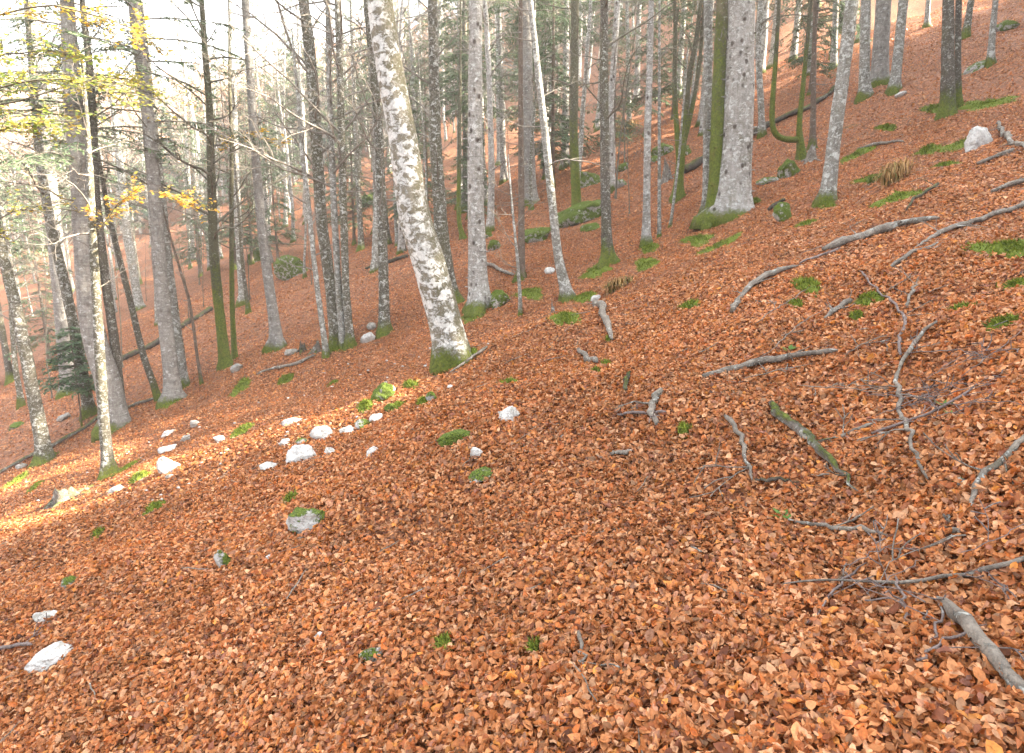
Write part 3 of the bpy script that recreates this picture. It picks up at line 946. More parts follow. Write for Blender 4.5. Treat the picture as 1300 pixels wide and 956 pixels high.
spray(r2, q2, q2[1], [(117, 295), (124, 300), (150, 252), (200, 240), (238, 256)], [ORG[0], ORG[1], YEL[3], YEL[2]], 18, 6, per=34, size=.085)
spray(T7[0], T7[1], T7[1][1], [(271, 200), (300, 178), (322, 172), (345, 180)], [ORG[1], YEL[3]], 10, 8, per=16, size=.12)

# ------------------------------------------------------------------ small fir seedling
def young_fir(name, label, px, hgt, spread, seed, n=26, group=None):
    rg = np.random.default_rng(seed)
    p0 = P(*px)
    root = empty(name, p0, label, 'young fir', group)
    mb = MB()
    Q, W = trunk_mesh(mb, [[0, 0, -.1], [.02, 0, hgt * .5], [-.03, .02, hgt]], [.022, .016, .005], 7, 24, .2, .02, rg)
    mb.build('trunk', M['brown'], root)
    fir_foliage(root, Q, W, rg, hgt * .35, hgt * .97, n, spread, .2, step=.055, ln=.15, wd=.05, droop=.35)
    return root


young_fir('young_fir', 'small dark green fir seedling in front of the broad grey fir', (104, 541), 3.0, 1.0, 3, n=60)

# ------------------------------------------------------------------ background stand
def proto_hard(seed, h, r, mat, nb, bl):
    rg = np.random.default_rng(seed)
    root = empty('beech_tree', (0, 0, -200), 'bare tree', 'tree')
    mb = MB()
    lean = rg.normal(0, .035, 2)
    zs = np.linspace(-.3, h, 9)
    pts = np.stack([lean[0] * zs + .12 * np.sin(zs * .5 + seed), lean[1] * zs + .1 * np.sin(zs * .4 + seed * 2), zs], -1)
    rad = r * (1 - np.linspace(0, 1, 9) ** 1.3 * .88)
    Q, W = trunk_mesh(mb, pts, rad, 9, 40, .4, .03, rg, .06)
    mb.build('trunk', M[mat], root)
    bb = MB()
    for i in range(nb):
        hh = 2.2 + (h * .97 - 2.2) * (i + rg.random()) / nb
        q, w = at_h(Q, W, hh); a = rg.uniform(0, 6.28)
        L = bl * rg.uniform(.5, 1.3)
        grow(bb, q, [math.cos(a), math.sin(a), rg.uniform(.3, 1)], L, min(w * .4, .03), 0, 2, rg, .08, .15, 5)
    bb.build('branchwork', M['branch'], root)
    return root


def proto_fir(seed, h, r, h0, L0, nb, mat='fir', droop=.5, st=.13):
    rg = np.random.default_rng(seed)
    root = empty('fir_tree', (0, 0, -200), 'fir', 'tree')
    mb = MB()
    zs = np.linspace(-.3, h, 7)
    pts = np.stack([.02 * zs * rg.normal(), .02 * zs * rg.normal(), zs], -1)
    Q, W = trunk_mesh(mb, pts, r * (1 - np.linspace(0, 1, 7) * .93), 9, 36, .35, .02, rg)
    mb.build('trunk', M[mat], root)
    fir_foliage(root, Q, W, rg, h0, h * .985, nb, L0, .35, step=st, ln=.22, wd=.055, droop=droop)
    return root


hard = [proto_hard(201, 17, .12, 'pale', 22, 2.0), proto_hard(202, 19, .15, 'fir', 22, 2.3), proto_hard(203, 14, .085, 'beech_mossy', 24, 1.7),
        proto_hard(204, 16, .10, 'beech_mossy', 26, 2.0), proto_hard(205, 20, .19, 'pale', 22, 2.6), proto_hard(206, 12, .06, 'pale', 20, 1.5), proto_hard(207, 17, .14, 'fir', 24, 2.2)]
firs = [proto_fir(301, 19, .19, 5.5, 2.6, 90), proto_fir(302, 10, .1, 1.2, 2.0, 90, 'brown'), proto_fir(303, 23, .24, 7.5, 2.8, 90)]
used = {}
BG = {'left': [], 'mid': [], 'right': []}


def put(proto, x, y, sc, label, group, rz=None):
    z = Hs(x, y)
    rz = random.uniform(0, 6.28) if rz is None else rz
    s = (sc, sc, sc * random.uniform(.92, 1.1))
    if proto.name not in used:
        used[proto.name] = 1
        proto.location = (x, y, z); proto.rotation_euler = (0, 0, rz); proto.scale = s
        proto['label'] = label; proto['group'] = group
        return proto
    return copy_thing(proto, (x, y, z), rz, s, label, group)


def where(u, Y):
    if u < 400: return 'far down the hollow on the left'
    if u < 840: return 'in the crowded stand behind the middle of the slope'
    return 'up the slope behind the huge pale fir'


rb = random.Random(5)
taken = [tuple(p) for p in TREES_XY]
nbg = 0
tries = 0
while nbg < 160 and tries < 9000:
    tries += 1
    u = rb.uniform(-40, 1340)
    Y = 21 + 62 * rb.random() ** .8
    if u > 960 and rb.random() < .55: continue
    if u < 260 and Y < 44 and rb.random() < .6: continue
    if 260 < u < 500 and Y < 50 and rb.random() < .55: continue
    if u > 960 and Y < 26: continue
    if 250 < u < 840 and Y < 24: continue
    x = (u - CU) / FOC * Y
    if x > 46: continue
    if any((x - a) ** 2 + (Y - b) ** 2 < (1.0 if Y < 40 else .7) ** 2 for a, b in taken): continue
    taken.append((x, Y))
    k = rb.choices(range(7), [6, 4, 3, 2, 2, 7, 2])[0]
    lb = ('pale bare', 'knotty grey', 'mossy bare', 'dark bare', 'thick pale', 'pencil-thin pale', 'grey bare')[k] + ' trunk ' + where(u, Y)
    put(hard[k], x, Y, rb.uniform(.8, 1.2), lb, lb.split(' trunk ')[0] + ' trunks ' + where(u, Y))
    nbg += 1
# firs of the background: (photo column, distance, kind, scale)
for u, Y, k, sc in [(300, 40, 1, 1.3), (345, 46, 0, 1.0), (395, 50, 2, 1.), (440, 44, 1, 1.0), (455, 62, 0, 1.1), (500, 60, 2, 1.), (520, 48, 1, 1.2), (375, 60, 1, 1.5),
                    (585, 34, 0, .9), (640, 36, 0, 1.0), (690, 40, 2, .95), (700, 30, 1, 1.1), (755, 42, 0, 1.0), (800, 46, 2, .9), (850, 40, 0, 1.), (905, 52, 2, 1.),
                    (985, 36, 0, .9), (1010, 44, 1, 1.2), (1040, 50, 0, 1.), (560, 56, 0, 1.1), (610, 64, 1, 1.6), (730, 66, 2, 1.1), (820, 68, 1, 1.7), (20, 34, 0, 1.), (75, 46, 2, 1.),
                    (140, 38, 0, 1.), (-30, 30, 2, .9), (210, 56, 0, 1.1), (260, 66, 2, 1.), (330, 72, 1, 1.6), (110, 62, 0, 1.1), (668, 52, 1, 1.5), (775, 30, 1, .7), (545, 36, 1, .9), (480, 38, 0, .9),
                    (1110, 46, 0, 1.0), (940, 44, 1, 1.4), (715, 33, 2, .85), (600, 30, 0, .85), (1005, 31, 0, .85), (1040, 38, 2, .8),
                    (880, 30, 0, .85), (812, 33, 1, .9), (355, 38, 1, .8), (960, 36, 0, .9),
                    (322, 40, 1, 1.0), (452, 36, 1, .9), (598, 27, 1, .62), (690, 32, 1, .9),
                    (1008, 27, 1, .62), (1030, 33, 1, .9), (845, 34, 1, .9), (900, 38, 1, 1.0), (525, 30, 1, .8), (50, 30, 1, .9), (255, 42, 1, 1.)]:
    x = (u - CU) / FOC * Y
    w = where(u, Y)
    nm = ('dark green fir with high boughs ', 'low green fir with hanging boughs ', 'tall fir with bare trunk ')[k]
    put(firs[k], x, Y, sc, nm + w, nm.split(' with')[0] + 's ' + w)

# bare understorey saplings, thin and twiggy
und = proto_hard(231, 5.5, .022, 'branch_dark', 26, 1.3)
und.name = 'beech_sapling'
used_n = 0
while used_n < 26:
    u = rb.uniform(20, 1000); Y = rb.uniform(20, 40)
    if u > 700 and rb.random() < .5: continue
    x = (u - CU) / FOC * Y
    lb = 'thin twiggy bare sapling ' + where(u, Y)
    put(und, x, Y, rb.uniform(.7, 1.4), lb, 'twiggy saplings ' + where(u, Y)); used_n += 1

# spruce thicket added out of view on the right to block the low sun
SUN_EL, SUN_AZ = 32., 92.   # azimuth from +Y toward +X
SD = np.array([math.sin(R(SUN_AZ)) * math.cos(R(SUN_EL)), math.cos(R(SUN_AZ)) * math.cos(R(SUN_EL)), math.sin(R(SUN_EL))])
slots = [P(u, v) for u, v in [(60, 655), (130, 630), (215, 590), (300, 568), (360, 545), (420, 532), (400, 537), (380, 541), (170, 612), (90, 645), (330, 505), (260, 525)]]
rt = random.Random(9)
k = 0
thick = proto_fir(311, 17, .19, .8, 3.0, 170, 'brown', st=.12)
pts_t = []
for gy in np.arange(-12, 27, 2.1):
    for gx in np.arange(19, 50, 3.0):
        x = gx + rt.uniform(-1, 1); y = gy + rt.uniform(-1, 1) + (gx - 30) * .1
        if x < .86 * y + 7: continue
        cap = 99.
        for s in slots:
            # keep the crown below the sun ray through this spot
            tt = (x - s[0]) / SD[0]
            yy = s[1] + SD[1] * tt; zz = s[2] + SD[2] * tt - Hs(x, y)
            gb = [T16[1] + np.array([-.3, .6, 2.2]), T1[1] + np.array([-.4, .4, 2.])]
            if abs(yy - y) < 1.6 and not any(abs(q[1] + SD[1] * (x - q[0]) / SD[0] - y) < .5 for q in gb): cap = min(cap, zz - .3)
        pts_t.append((x, y, cap))
for x, y, cap in pts_t:
    sc = min(rt.uniform(.9, 1.12), cap / 17)
    o = put(thick, x, y, 1, 'dense spruce added beyond the right edge to shade the slope', 'unseen shade spruces added on the right')
    o.scale = (max(.6, min(1.1, sc * 1.5)),) * 2 + (sc,)
print('thicket', len(pts_t), 'bg', nbg)
for pr in hard + firs + [thick]:
    if pr.name not in used:
        for c in list(pr.children_recursive): bpy.data.objects.remove(c)
        bpy.data.objects.remove(pr)

# ------------------------------------------------------------------ far wood (one mass)
def far_wood():
    rg = np.random.default_rng(77)
    mb = MB()
    n = 0
    while n < 2600:
        y = rg.uniform(84, 246); x = rg.uniform(-.95 * y - 10, .75 * y)
        if x > 125: continue
        n += 1
        z = Hs(x, y)
        h = rg.uniform(10, 19); r = rg.uniform(.1, .22)
        b = np.array([x, y, z])
        con = rg.random() < .10
        tint = np.array([.045, .07, .04]) if con else np.array([(.32, .25, .19), (.38, .22, .13), (.27, .22, .18), (.44, .27, .17)][rg.integers(4)])
        c0 = np.array([.34, .33, .31]) * rg.uniform(.6, 1.2)
        V = []
        for k in range(3):
            a = k * 2.094
            V.append(b + [r * math.cos(a), r * math.sin(a), -.5])
        V.append(b + [rg.normal(0, .4), rg.normal(0, .4), h])
        mb.add(V, None, [[0, 1, 3], [1, 2, 3], [2, 0, 3]], c=np.tile(c0, (4, 1)))
        m = 60 if con else 70
        t = rg.uniform(.15 if con else .22, 1, m)
        q = b + np.stack([0 * t, 0 * t, t * h], -1)
        a = rg.uniform(0, 6.28, m)
        if con:
            L = 3.0 * (1.05 - t)
            d = np.stack([np.cos(a), np.sin(a), rg.uniform(-.5, 0, m)], -1)
            wv = .55
        else:
            L = rg.uniform(1.0, 3.4, m) * (1.2 - .6 * t)
            d = np.stack([np.cos(a), np.sin(a), rg.uniform(.1, 1.1, m)], -1)
            wv = rg.uniform(.05, .22, (m, 1))
        e = q + d * L[:, None]
        w = np.cross(d, rg.normal(0, 1, (m, 3))); w /= np.linalg.norm(w, axis=1, keepdims=True)
        mid = q + d * L[:, None] * .55
        V = np.stack([q, mid + w * wv, e, mid - w * wv], 1).reshape(-1, 3)
        i = np.arange(m)[:, None] * 4
        mb.add(V, i + np.arange(4)[None], c=np.tile(tint, (m * 4, 1)) * np.repeat(rg.uniform(.7, 1.25, (m, 1)), 4, 0))
    o = mb.build('distant_wood', M['far_wood'], attr='tint', smooth=False)
    tag(o, 'hazy pinkish mass of bare woods covering the far hillside', 'woods', kind='stuff')


far_wood()

# ------------------------------------------------------------------ stones
from mathutils import noise as mnoise
import bmesh


def frame_at(p):
    n = nrm(np.array(p[0]), np.array(p[1]))
    e1 = np.array([1, 0, 0.]); e1 = unit(e1 - n * e1.dot(n))
    return e1, np.cross(n, e1), n


def stone(label, u, v, w, h, kind='rock', name='limestone_rock', cat='rock', group=None, tilt=0., seed=None, sink=.12, flat=1.):
    seed = int(u * 7 + v) if seed is None else seed
    rg = np.random.default_rng(seed)
    p = P(u, v + h * .35)
    d = depth(p)
    a = w / 2 * d / FOC * 1.12
    hh = h / 2 * d / FOC * 1.3 * flat
    vv0 = unit(p - CAMP)
    bm = bmesh.new()
    bmesh.ops.create_icosphere(bm, subdivisions=5 if w > 24 else 4 if w > 12 else 3, radius=1)
    V = np.array([vv.co[:] for vv in bm.verts])
    # chip the ball with planes, then roughen it
    for _ in range(14):
        nn = unit(rg.normal(0, 1, 3)); dd = rg.uniform(.55, .9)
        s = V @ nn - dd
        V = V - np.where(s > 0, s, 0)[:, None] * nn * .85
    off = Vector(rg.uniform(0, 99, 3))
    ns = np.array([mnoise.fractal(Vector(q) * 1.9 + off, .9, 2.2, 4) for q in V])
    n2 = np.array([mnoise.fractal(Vector(q) * 6 + off, .8, 2.2, 3) for q in V])
    V = V * (1 + .16 * ns[:, None] + .035 * n2[:, None])
    depth_r = rg.uniform(.6, .9)
    V = V * np.array([a * 1.08, min(a * depth_r, hh * 2.6), max(hh, a * .3)])
    ca, sa = math.cos(tilt), math.sin(tilt)
    V = np.stack([V[:, 0] * ca - V[:, 2] * sa, V[:, 1], V[:, 0] * sa + V[:, 2] * ca], -1)
    e1, e2, n = frame_at(p)
    W = V[:, :1] * e1 + V[:, 1:2] * e2 + V[:, 2:] * n + n * hh * (1 - 2 * sink) * .5
    F = np.array([[q.index for q in f.verts] for f in bm.faces])
    bm.free()
    mb = MB(); mb.add(W + p, None, F)
    o = mb.build(name, M[kind], loc=p)
    EXCL.append((p[0], p[1], a * .75))
    EXCL.append((p[0] - .5 * a * vv0[0], p[1] - .5 * a * vv0[1], a * .5))
    return tag(o, label, cat, group)


ST = [
    ('big white stone at the head of the pale stone line', 409, 549, 24, 20, 'rock'),
    ('white stone with a dark grey front, left of the line of stones', 382, 578, 36, 24, 'rock'),
    ('small white pointed stone right of the grey fronted stone', 420, 573, 16, 13, 'rock'),
    ('small flat white stone between the big white stone and mossy flat stone', 443, 546, 20, 10, 'rock'),
    ('flat stone mottled green in the row of pale stones', 461, 538, 24, 11, 'rock_half'),
    ('white end stone of the pale row, nearest the mossy boulder', 477, 531, 19, 11, 'rock'),
    ('lone white stone below the row of pale stones', 475, 573, 18, 13, 'rock'),
    ('dark mossy boulder with a white top, above the row of stones', 487, 498, 30, 24, 'rock_moss'),
    ('little mossy stone at the base of the dark mossy boulder', 497, 517, 16, 10, 'rock_moss'),
    ('small greenish stone left of the big white stone', 384, 559, 16, 11, 'rock_half'),
    ('tiny pale stone left of the greenish stone', 363, 561, 13, 10, 'rock'),
    ('slanting white stone at the left end of the stone scatter', 342, 592, 20, 13, 'rock'),
    ('upright white stone with moss on its left', 550, 504, 13, 15, 'rock_half'),
    ('clean white stone alone on the leaves below the watermark mound', 648, 526, 25, 22, 'rock'),
    ('long mossy stone slanting down the leaf slope', 580, 553, 46, 20, 'rock_moss'),
    ('small white stone above the mossy tailed stone', 606, 576, 14, 17, 'rock'),
    ('white stone with a mossy left tail', 614, 602, 34, 14, 'rock_half'),
    ('flat sunlit white stone at the edge of the bright strip', 371, 535, 26, 9, 'rock'),
    ('white stone left of the slim lone beech', 467, 428, 17, 15, 'rock'),
    ('smaller grey stone above the white one by the slim lone beech', 472, 413, 13, 9, 'rock_grey'),
    ('round dark boulder mottled with moss and white lichen beside the knotty fir', 636, 378, 27, 22, 'rock_moss'),
    ('large white rock with moss in front, on the near leaf slope', 393, 658, 40, 36, 'rock_half'),
    ('tall narrow white stone with a green left side', 287, 708, 17, 36, 'rock_half'),
    ('white slab near the left edge above the longer white slab', 60, 782, 28, 17, 'rock'),
    ('long white slab in the lower left corner', 69, 832, 56, 20, 'rock'),
    ('half mossed stone above the two white slabs on the left', 90, 738, 22, 16, 'rock_half'),
    ('tiny white stone right of the tall narrow stone', 342, 709, 14, 8, 'rock'),
    ('small pale stone low in the leaves, left of centre bottom', 408, 808, 16, 12, 'rock'),
    ('white and green stone near the bottom edge', 473, 829, 28, 24, 'rock_half'),
    ('brightest white rock standing in sunlight by the lit strip', 216, 590, 26, 26, 'rock'),
    ('grey stone far up the left slope, left of the moss hummock', 248, 537, 12, 11, 'rock_grey'),
    ('dark grey stone above the brightest white rock', 238, 555, 14, 9, 'rock_grey'),
    ('low pale slab left of the dark grey stone', 214, 569, 24, 9, 'rock'),
    ('thin pale slab above the low slab on the left', 214, 549, 18, 6, 'rock'),
    ('small pale stone at the right of the sunlit left slope', 279, 556, 14, 9, 'rock'),
    ('rounded white stone beside the broken stump', 149, 621, 18, 9, 'rock'),
    ('grey stone at the foot of the bright green trunk', 300, 467, 18, 10, 'rock_grey'),
    ('grey stone among the leaves left of the lichened white beech', 82, 529, 16, 9, 'rock_grey'),
    ('small stone just left of the edge beech', 28, 591, 12, 8, 'rock_grey'),
    ('dazzling white rock on the right slope by pale bare branches', 1243, 178, 32, 32, 'rock'),
    ('mossy green boulder below the crooked tree', 1002, 213, 28, 26, 'rock_moss'),
    ('mossy boulder lit yellow at the top, right of the huge fir', 997, 270, 22, 26, 'rock_moss'),
    ('flat grey stone between crooked tree boulder and huge fir', 972, 229, 26, 9, 'rock_half'),
    ('long mossy ledge under the dark mossy trunk', 742, 268, 66, 30, 'rock_moss'),
    ('mossy block at the left end of the ledge, behind slender white trunk', 682, 297, 34, 18, 'rock_moss'),
    ('mossy block above the long ledge', 746, 226, 28, 20, 'rock_moss'),
    ('mossy hump below the long ledge', 748, 288, 28, 11, 'rock_moss'),
    ('mossy hump up the slope beyond the dark rooted trunk', 791, 212, 16, 10, 'rock_moss'),
    ('pair of mossy and white stones right of the dark rooted trunk', 786, 233, 18, 12, 'rock_half'),
    ('mossy rock with white face beside fallen log end', 843, 190, 28, 15, 'rock_moss'),
    ('small mossy stone left of the log end', 832, 202, 12, 8, 'rock_moss'),
    ('dark mossy stone under the many stemmed tree', 870, 192, 20, 14, 'rock_moss'),
    ('mossy slab uphill in the middle left distance', 467, 255, 28, 14, 'rock_moss'),
    ('dark mossy crag above the grey fir and beech clump', 372, 341, 34, 34, 'rock_moss'),
    ('mossy crag behind the tall clean grey fir', 327, 325, 24, 18, 'rock_moss'),
    ('small mossy stone with a neighbour, right of the knotty fir', 628, 311, 14, 16, 'rock_moss'),
    ('little round mossy stone above the one right of knotty fir', 622, 298, 10, 9, 'rock_moss'),
    ('white stone under the many thin stems left of the white trunk', 698, 343, 13, 9, 'rock'),
    ('flat white stone at the foot of the slender white trunk', 756, 378, 13, 6, 'rock'),
    ('grey stone beside the stump under the beech clump', 370, 446, 16, 10, 'rock_grey'),
    ('white stone uphill right of the sunlit hollow', 1144, 119, 12, 7, 'rock'),
    ('white stones at the foot of the slim corner trunk', 1240, 84, 34, 10, 'rock_half'),
    ('mossy boulder at the top right by the slope edge', 1278, 33, 24, 12, 'rock_moss'),
    ('pale stone half sunk right of hooked branch', 1218, 611, 14, 12, 'rock_half'),
    ('grey stone half buried right of the mossy log', 1120, 553, 24, 10, 'rock_grey'),
    ('mossy hump left of the white lichened beech foot', 22, 540, 20, 10, 'rock_moss'),
    ('small white stone below the flat tiny stones on the left slope', 215, 605, 14, 6, 'rock'),
    ('flat pale stone left of the broken stump path', 204, 816, 14, 7, 'rock_grey'),
    ('small white stone by the moss of the great beech', 572, 492, 9, 7, 'rock'),
    ('pale stone at the leaf mound right of centre', 716, 555, 10, 6, 'rock_grey'),
]
for s in ST:
    stone(s[0].replace('below the watermark mound', 'right of the long mossy stone'), *s[1:])

# ------------------------------------------------------------------ moss cushions
def moss(label, u, v, w, h, tilt=0., hh=None, seed=None, name='moss_patch', blades=1.0, thick=1.0):
    seed = int(u * 3 + v * 5) if seed is None else seed
    rg = np.random.default_rng(seed)
    p = P(u, v)
    d = depth(p)
    e1, e2, n = frame_at(p)
    a = w / 2 * d / FOC
    vd = unit(p - CAMP)
    gz = max(.30, abs(vd.dot(n)))
    b = min(h / 2 * d / FOC / gz, a * 1.8)
    hh = (.034 + .12 * min(a, b)) * thick if hh is None else hh
    nr, na = 12, 36
    ph = np.arange(na) * 2 * math.pi / na
    out = 1 + sum(rg.normal(0, .32 / k ** .5) * np.cos(k * ph + rg.uniform(0, 6.28)) for k in (2, 3, 5, 7, 9))
    out = np.clip(out, .25, 1.6)
    rr = np.linspace(0, 1, nr + 1)[1:]
    ct, s_ = math.cos(tilt), math.sin(tilt)
    xs = (rr[:, None] * out[None] * np.cos(ph)[None]) * a
    ys = (rr[:, None] * out[None] * np.sin(ph)[None]) * b
    X = xs * ct - ys * s_; Y = xs * s_ + ys * ct
    wx = p[0] + X * e1[0] + Y * e2[0]; wy = p[1] + X * e1[1] + Y * e2[1]
    lump = np.array([[mnoise.fractal(Vector((x * 9, y * 9, seed)), .9, 2, 3) for x, y in zip(rx, ry)] for rx, ry in zip(wx, wy)])
    wz = H(wx, wy) + hh * np.sqrt(np.maximum(0, 1 - rr[:, None] ** 2)) * (.75 + .8 * lump) + .012 - .035 * rr[:, None] ** 4
    V = np.stack([wx, wy, wz], -1).reshape(-1, 3)
    V = np.vstack([V, [p[0], p[1], Hs(p[0], p[1]) + hh * .9 + .012]])
    i = np.arange(nr - 1)[:, None] * na; j = np.arange(na)[None]; j2 = (j + 1) % na
    Q = np.stack([i + j, i + na + j, i + na + j2, i + j2], -1).reshape(-1, 4)
    T = np.stack([np.full(na, nr * na), np.arange(na), (np.arange(na) + 1) % na], -1)
    root = empty(name, p, label, 'moss')
    mb = MB(); mb.add(V - p, Q, T)
    cu = mb.build('cushion', M['moss'], root)
    m = int(min(900, 120 + 26000 * a * b) * blades)
    k = rg.integers(0, len(V), m)
    q = V[k] + rg.normal(0, .012, (m, 3))
    q[:, 2] = V[k][:, 2] - .004
    dr = rg.normal(0, .55, (m, 3)) + n * 1.0
    dr /= np.linalg.norm(dr, axis=1, keepdims=True)
    wv = np.cross(dr, rg.normal(0, 1, (m, 3))); wv /= np.linalg.norm(wv, axis=1, keepdims=True)
    L = rg.uniform(.012, .034, (m, 1)) * (1 + d / 14)
    VV = np.stack([q - wv * L * .16, q + wv * L * .16, q + dr * L], 1).reshape(-1, 3)
    c = np.array([.055, .080, .010]) + rg.random((m, 1)) * np.array([.15, .165, .022])
    bl = MB(); bl.add(VV - p, None, np.arange(m * 3).reshape(-1, 3), c=np.repeat(c, 3, 0))
    bl.build('shoot', M['moss_blade'], cu, attr='tint')['kind'] = 'stuff'
    for q in (-.6, -.2, .2, .6):
        if a > b: ex, ey, er = q * a * ct, q * a * s_, b
        else: ex, ey, er = -q * b * s_, q * b * ct, a
        EXCL.append((p[0] + ex * e1[0] + ey * e2[0], p[1] + ex * e1[1] + ey * e2[1], er * .9))
    return root


for mm in [
    ('moss round the base of the thick leaning beech on its right side', 592, 452, 30, 16, .3),
    ('mossy root trailing from the knotty pale fir', 600, 402, 26, 16, .6),
    ('moss patch under the dark mossy stem at right of beech clump', 443, 440, 16, 10, .3),
    ('moss patch under the dark stem of the beech clump', 426, 445, 14, 10, .2),
    ('bright moss mat right of the slender white trunk foot', 718, 406, 34, 22, .2),
    ('moss cushion behind the mat, touching the flat white stone', 742, 378, 30, 13, .2),
    ('dark moss strip below the slender saplings', 675, 373, 34, 14, .2),
    ('mossy root fan of the dark rooted trunk', 757, 344, 46, 14, .55),
    ('oval moss strip on the open slope right of the dark rooted trunk', 822, 338, 34, 16, .4),
    ('moss at the foot of the smooth pale trunk', 825, 316, 22, 12, .0),
    ('moss slab nearest the huge fir on its left', 886, 305, 32, 16, .4),
    ('long moss strip with stones in front of the huge fir', 911, 316, 48, 13, .3),
    ('moss at the right root of the huge fir glowing in light', 956, 257, 14, 18, .2),
    ('lone flat moss pad on the bare leaf slope', 874, 391, 26, 8, .0),
    ('rounded moss cushion beside the short lichened stick', 770, 465, 16, 15, .0),
    ('small moss pad at the end of the short lichened stick', 757, 475, 14, 9, .0),
    ('moss tuft at the bottom of the broken upright stick', 774, 434, 10, 14, .0),
    ('moss smear on the mound right of the thick leaning beech', 646, 489, 18, 12, .5),
    ('thick moss bank hanging below the arching stick', 1024, 365, 36, 40, .0),
    ('wide thin moss patch beyond the hanging moss bank', 1102, 384, 34, 15, .2),
    ('moss pad on the log with the splintered end', 1010, 389, 14, 12, .3),
    ('moss strip on the right slope by the dark splinter', 1140, 255, 52, 20, .35),
    ('moss drape beside the dazzling white rock', 1221, 184, 38, 30, .2),
    ('moss spot below the drape of the dazzling rock', 1198, 213, 34, 11, .3),
    ('dark moss clump at the foot of the mossy uphill trunk', 1252, 135, 38, 22, .3),
    ('moss patch left of the mossy uphill trunk foot', 1188, 138, 24, 14, .3),
    ('big moss bank at the right edge of the slope', 1278, 320, 66, 30, .3),
    ('small moss at right edge below the big bank', 1290, 366, 26, 16, .3),
    ('flat moss pad left of the right edge moss', 1222, 397, 22, 10, .2),
    ('long thin moss strip lowest on the right edge', 1272, 415, 40, 12, .3),
    ('moss strip by the white leaning beech, uphill side', 1086, 199, 36, 11, .3),
    ('moss spot between white leaning beech and moss strip', 1125, 163, 20, 9, .2),
    ('moss at the foot of the white leaning beech', 1049, 262, 20, 12, .1),
    ('faint moss below the yellow lit mossy boulder', 1024, 286, 22, 14, .2),
    ('thin moss left of dry straw tuft', 1107, 228, 26, 16, .5),
    ('moss strip in front of the straw tuft uphill', 1178, 192, 30, 9, .3),
    ('moss on bright hummock in the left sun strip', 161, 596, 24, 16, .2),
    ('moss hummock under the lit hummock by the white beech', 178, 606, 22, 14, .2),
    ('round moss hummock on the left slope above the lit strip', 306, 492, 28, 15, .1),
    ('moss hummock between the pale left stones', 308, 547, 24, 14, .1),
    ('moss tuft right of the moss hummock', 363, 483, 26, 9, .1),
    ('moss wisp under the beech clump', 424, 488, 14, 12, .2),
    ('moss tongue right of the dark mossy boulder', 521, 491, 20, 14, .5),
    ('moss scrap below the dark mossy boulder', 506, 517, 16, 9, .2),
    ('moss apron left of the dark mossy boulder', 464, 517, 22, 12, .3),
    ('flat moss below the mossy tongue', 536, 513, 18, 9, .3),
    ('moss lick left of the big front white rock', 369, 636, 18, 12, .2),
    ('moss lump clinging to the big front white rock', 388, 664, 14, 16, .0),
    ('flat moss streak on the left leaf slope', 197, 648, 32, 11, .2),
    ('moss dab near the left edge stump', 125, 679, 12, 12, .0),
    ('moss knob left of the broken stump', 45, 619, 14, 12, .0),
    ('moss clump at the left edge below the edge beech', 24, 610, 22, 16, .3),
    ('long moss tuft near the bottom edge', 564, 826, 20, 34, .3),
    ('tiny moss spot near the bottom edge left of the slim upright twig', 678, 832, 12, 12, .0),
    ('moss streak near crossing twigs in the middle', 868, 552, 18, 10, .2),
    ('mossy root of the stout grey fir', 216, 513, 22, 9, .2),
    ('mossy foot of the leaning edge beech', 58, 584, 22, 12, .0),
    ('mossy foot of the slender white lichened beech', 140, 603, 20, 10, .2),
    ('moss pad on the slope below the round lichened boulder', 668, 372, 24, 10, .2),
    ('moss streak above the knotted stick on the right', 1086, 406, 16, 8, .2),
]:
    moss(*mm)

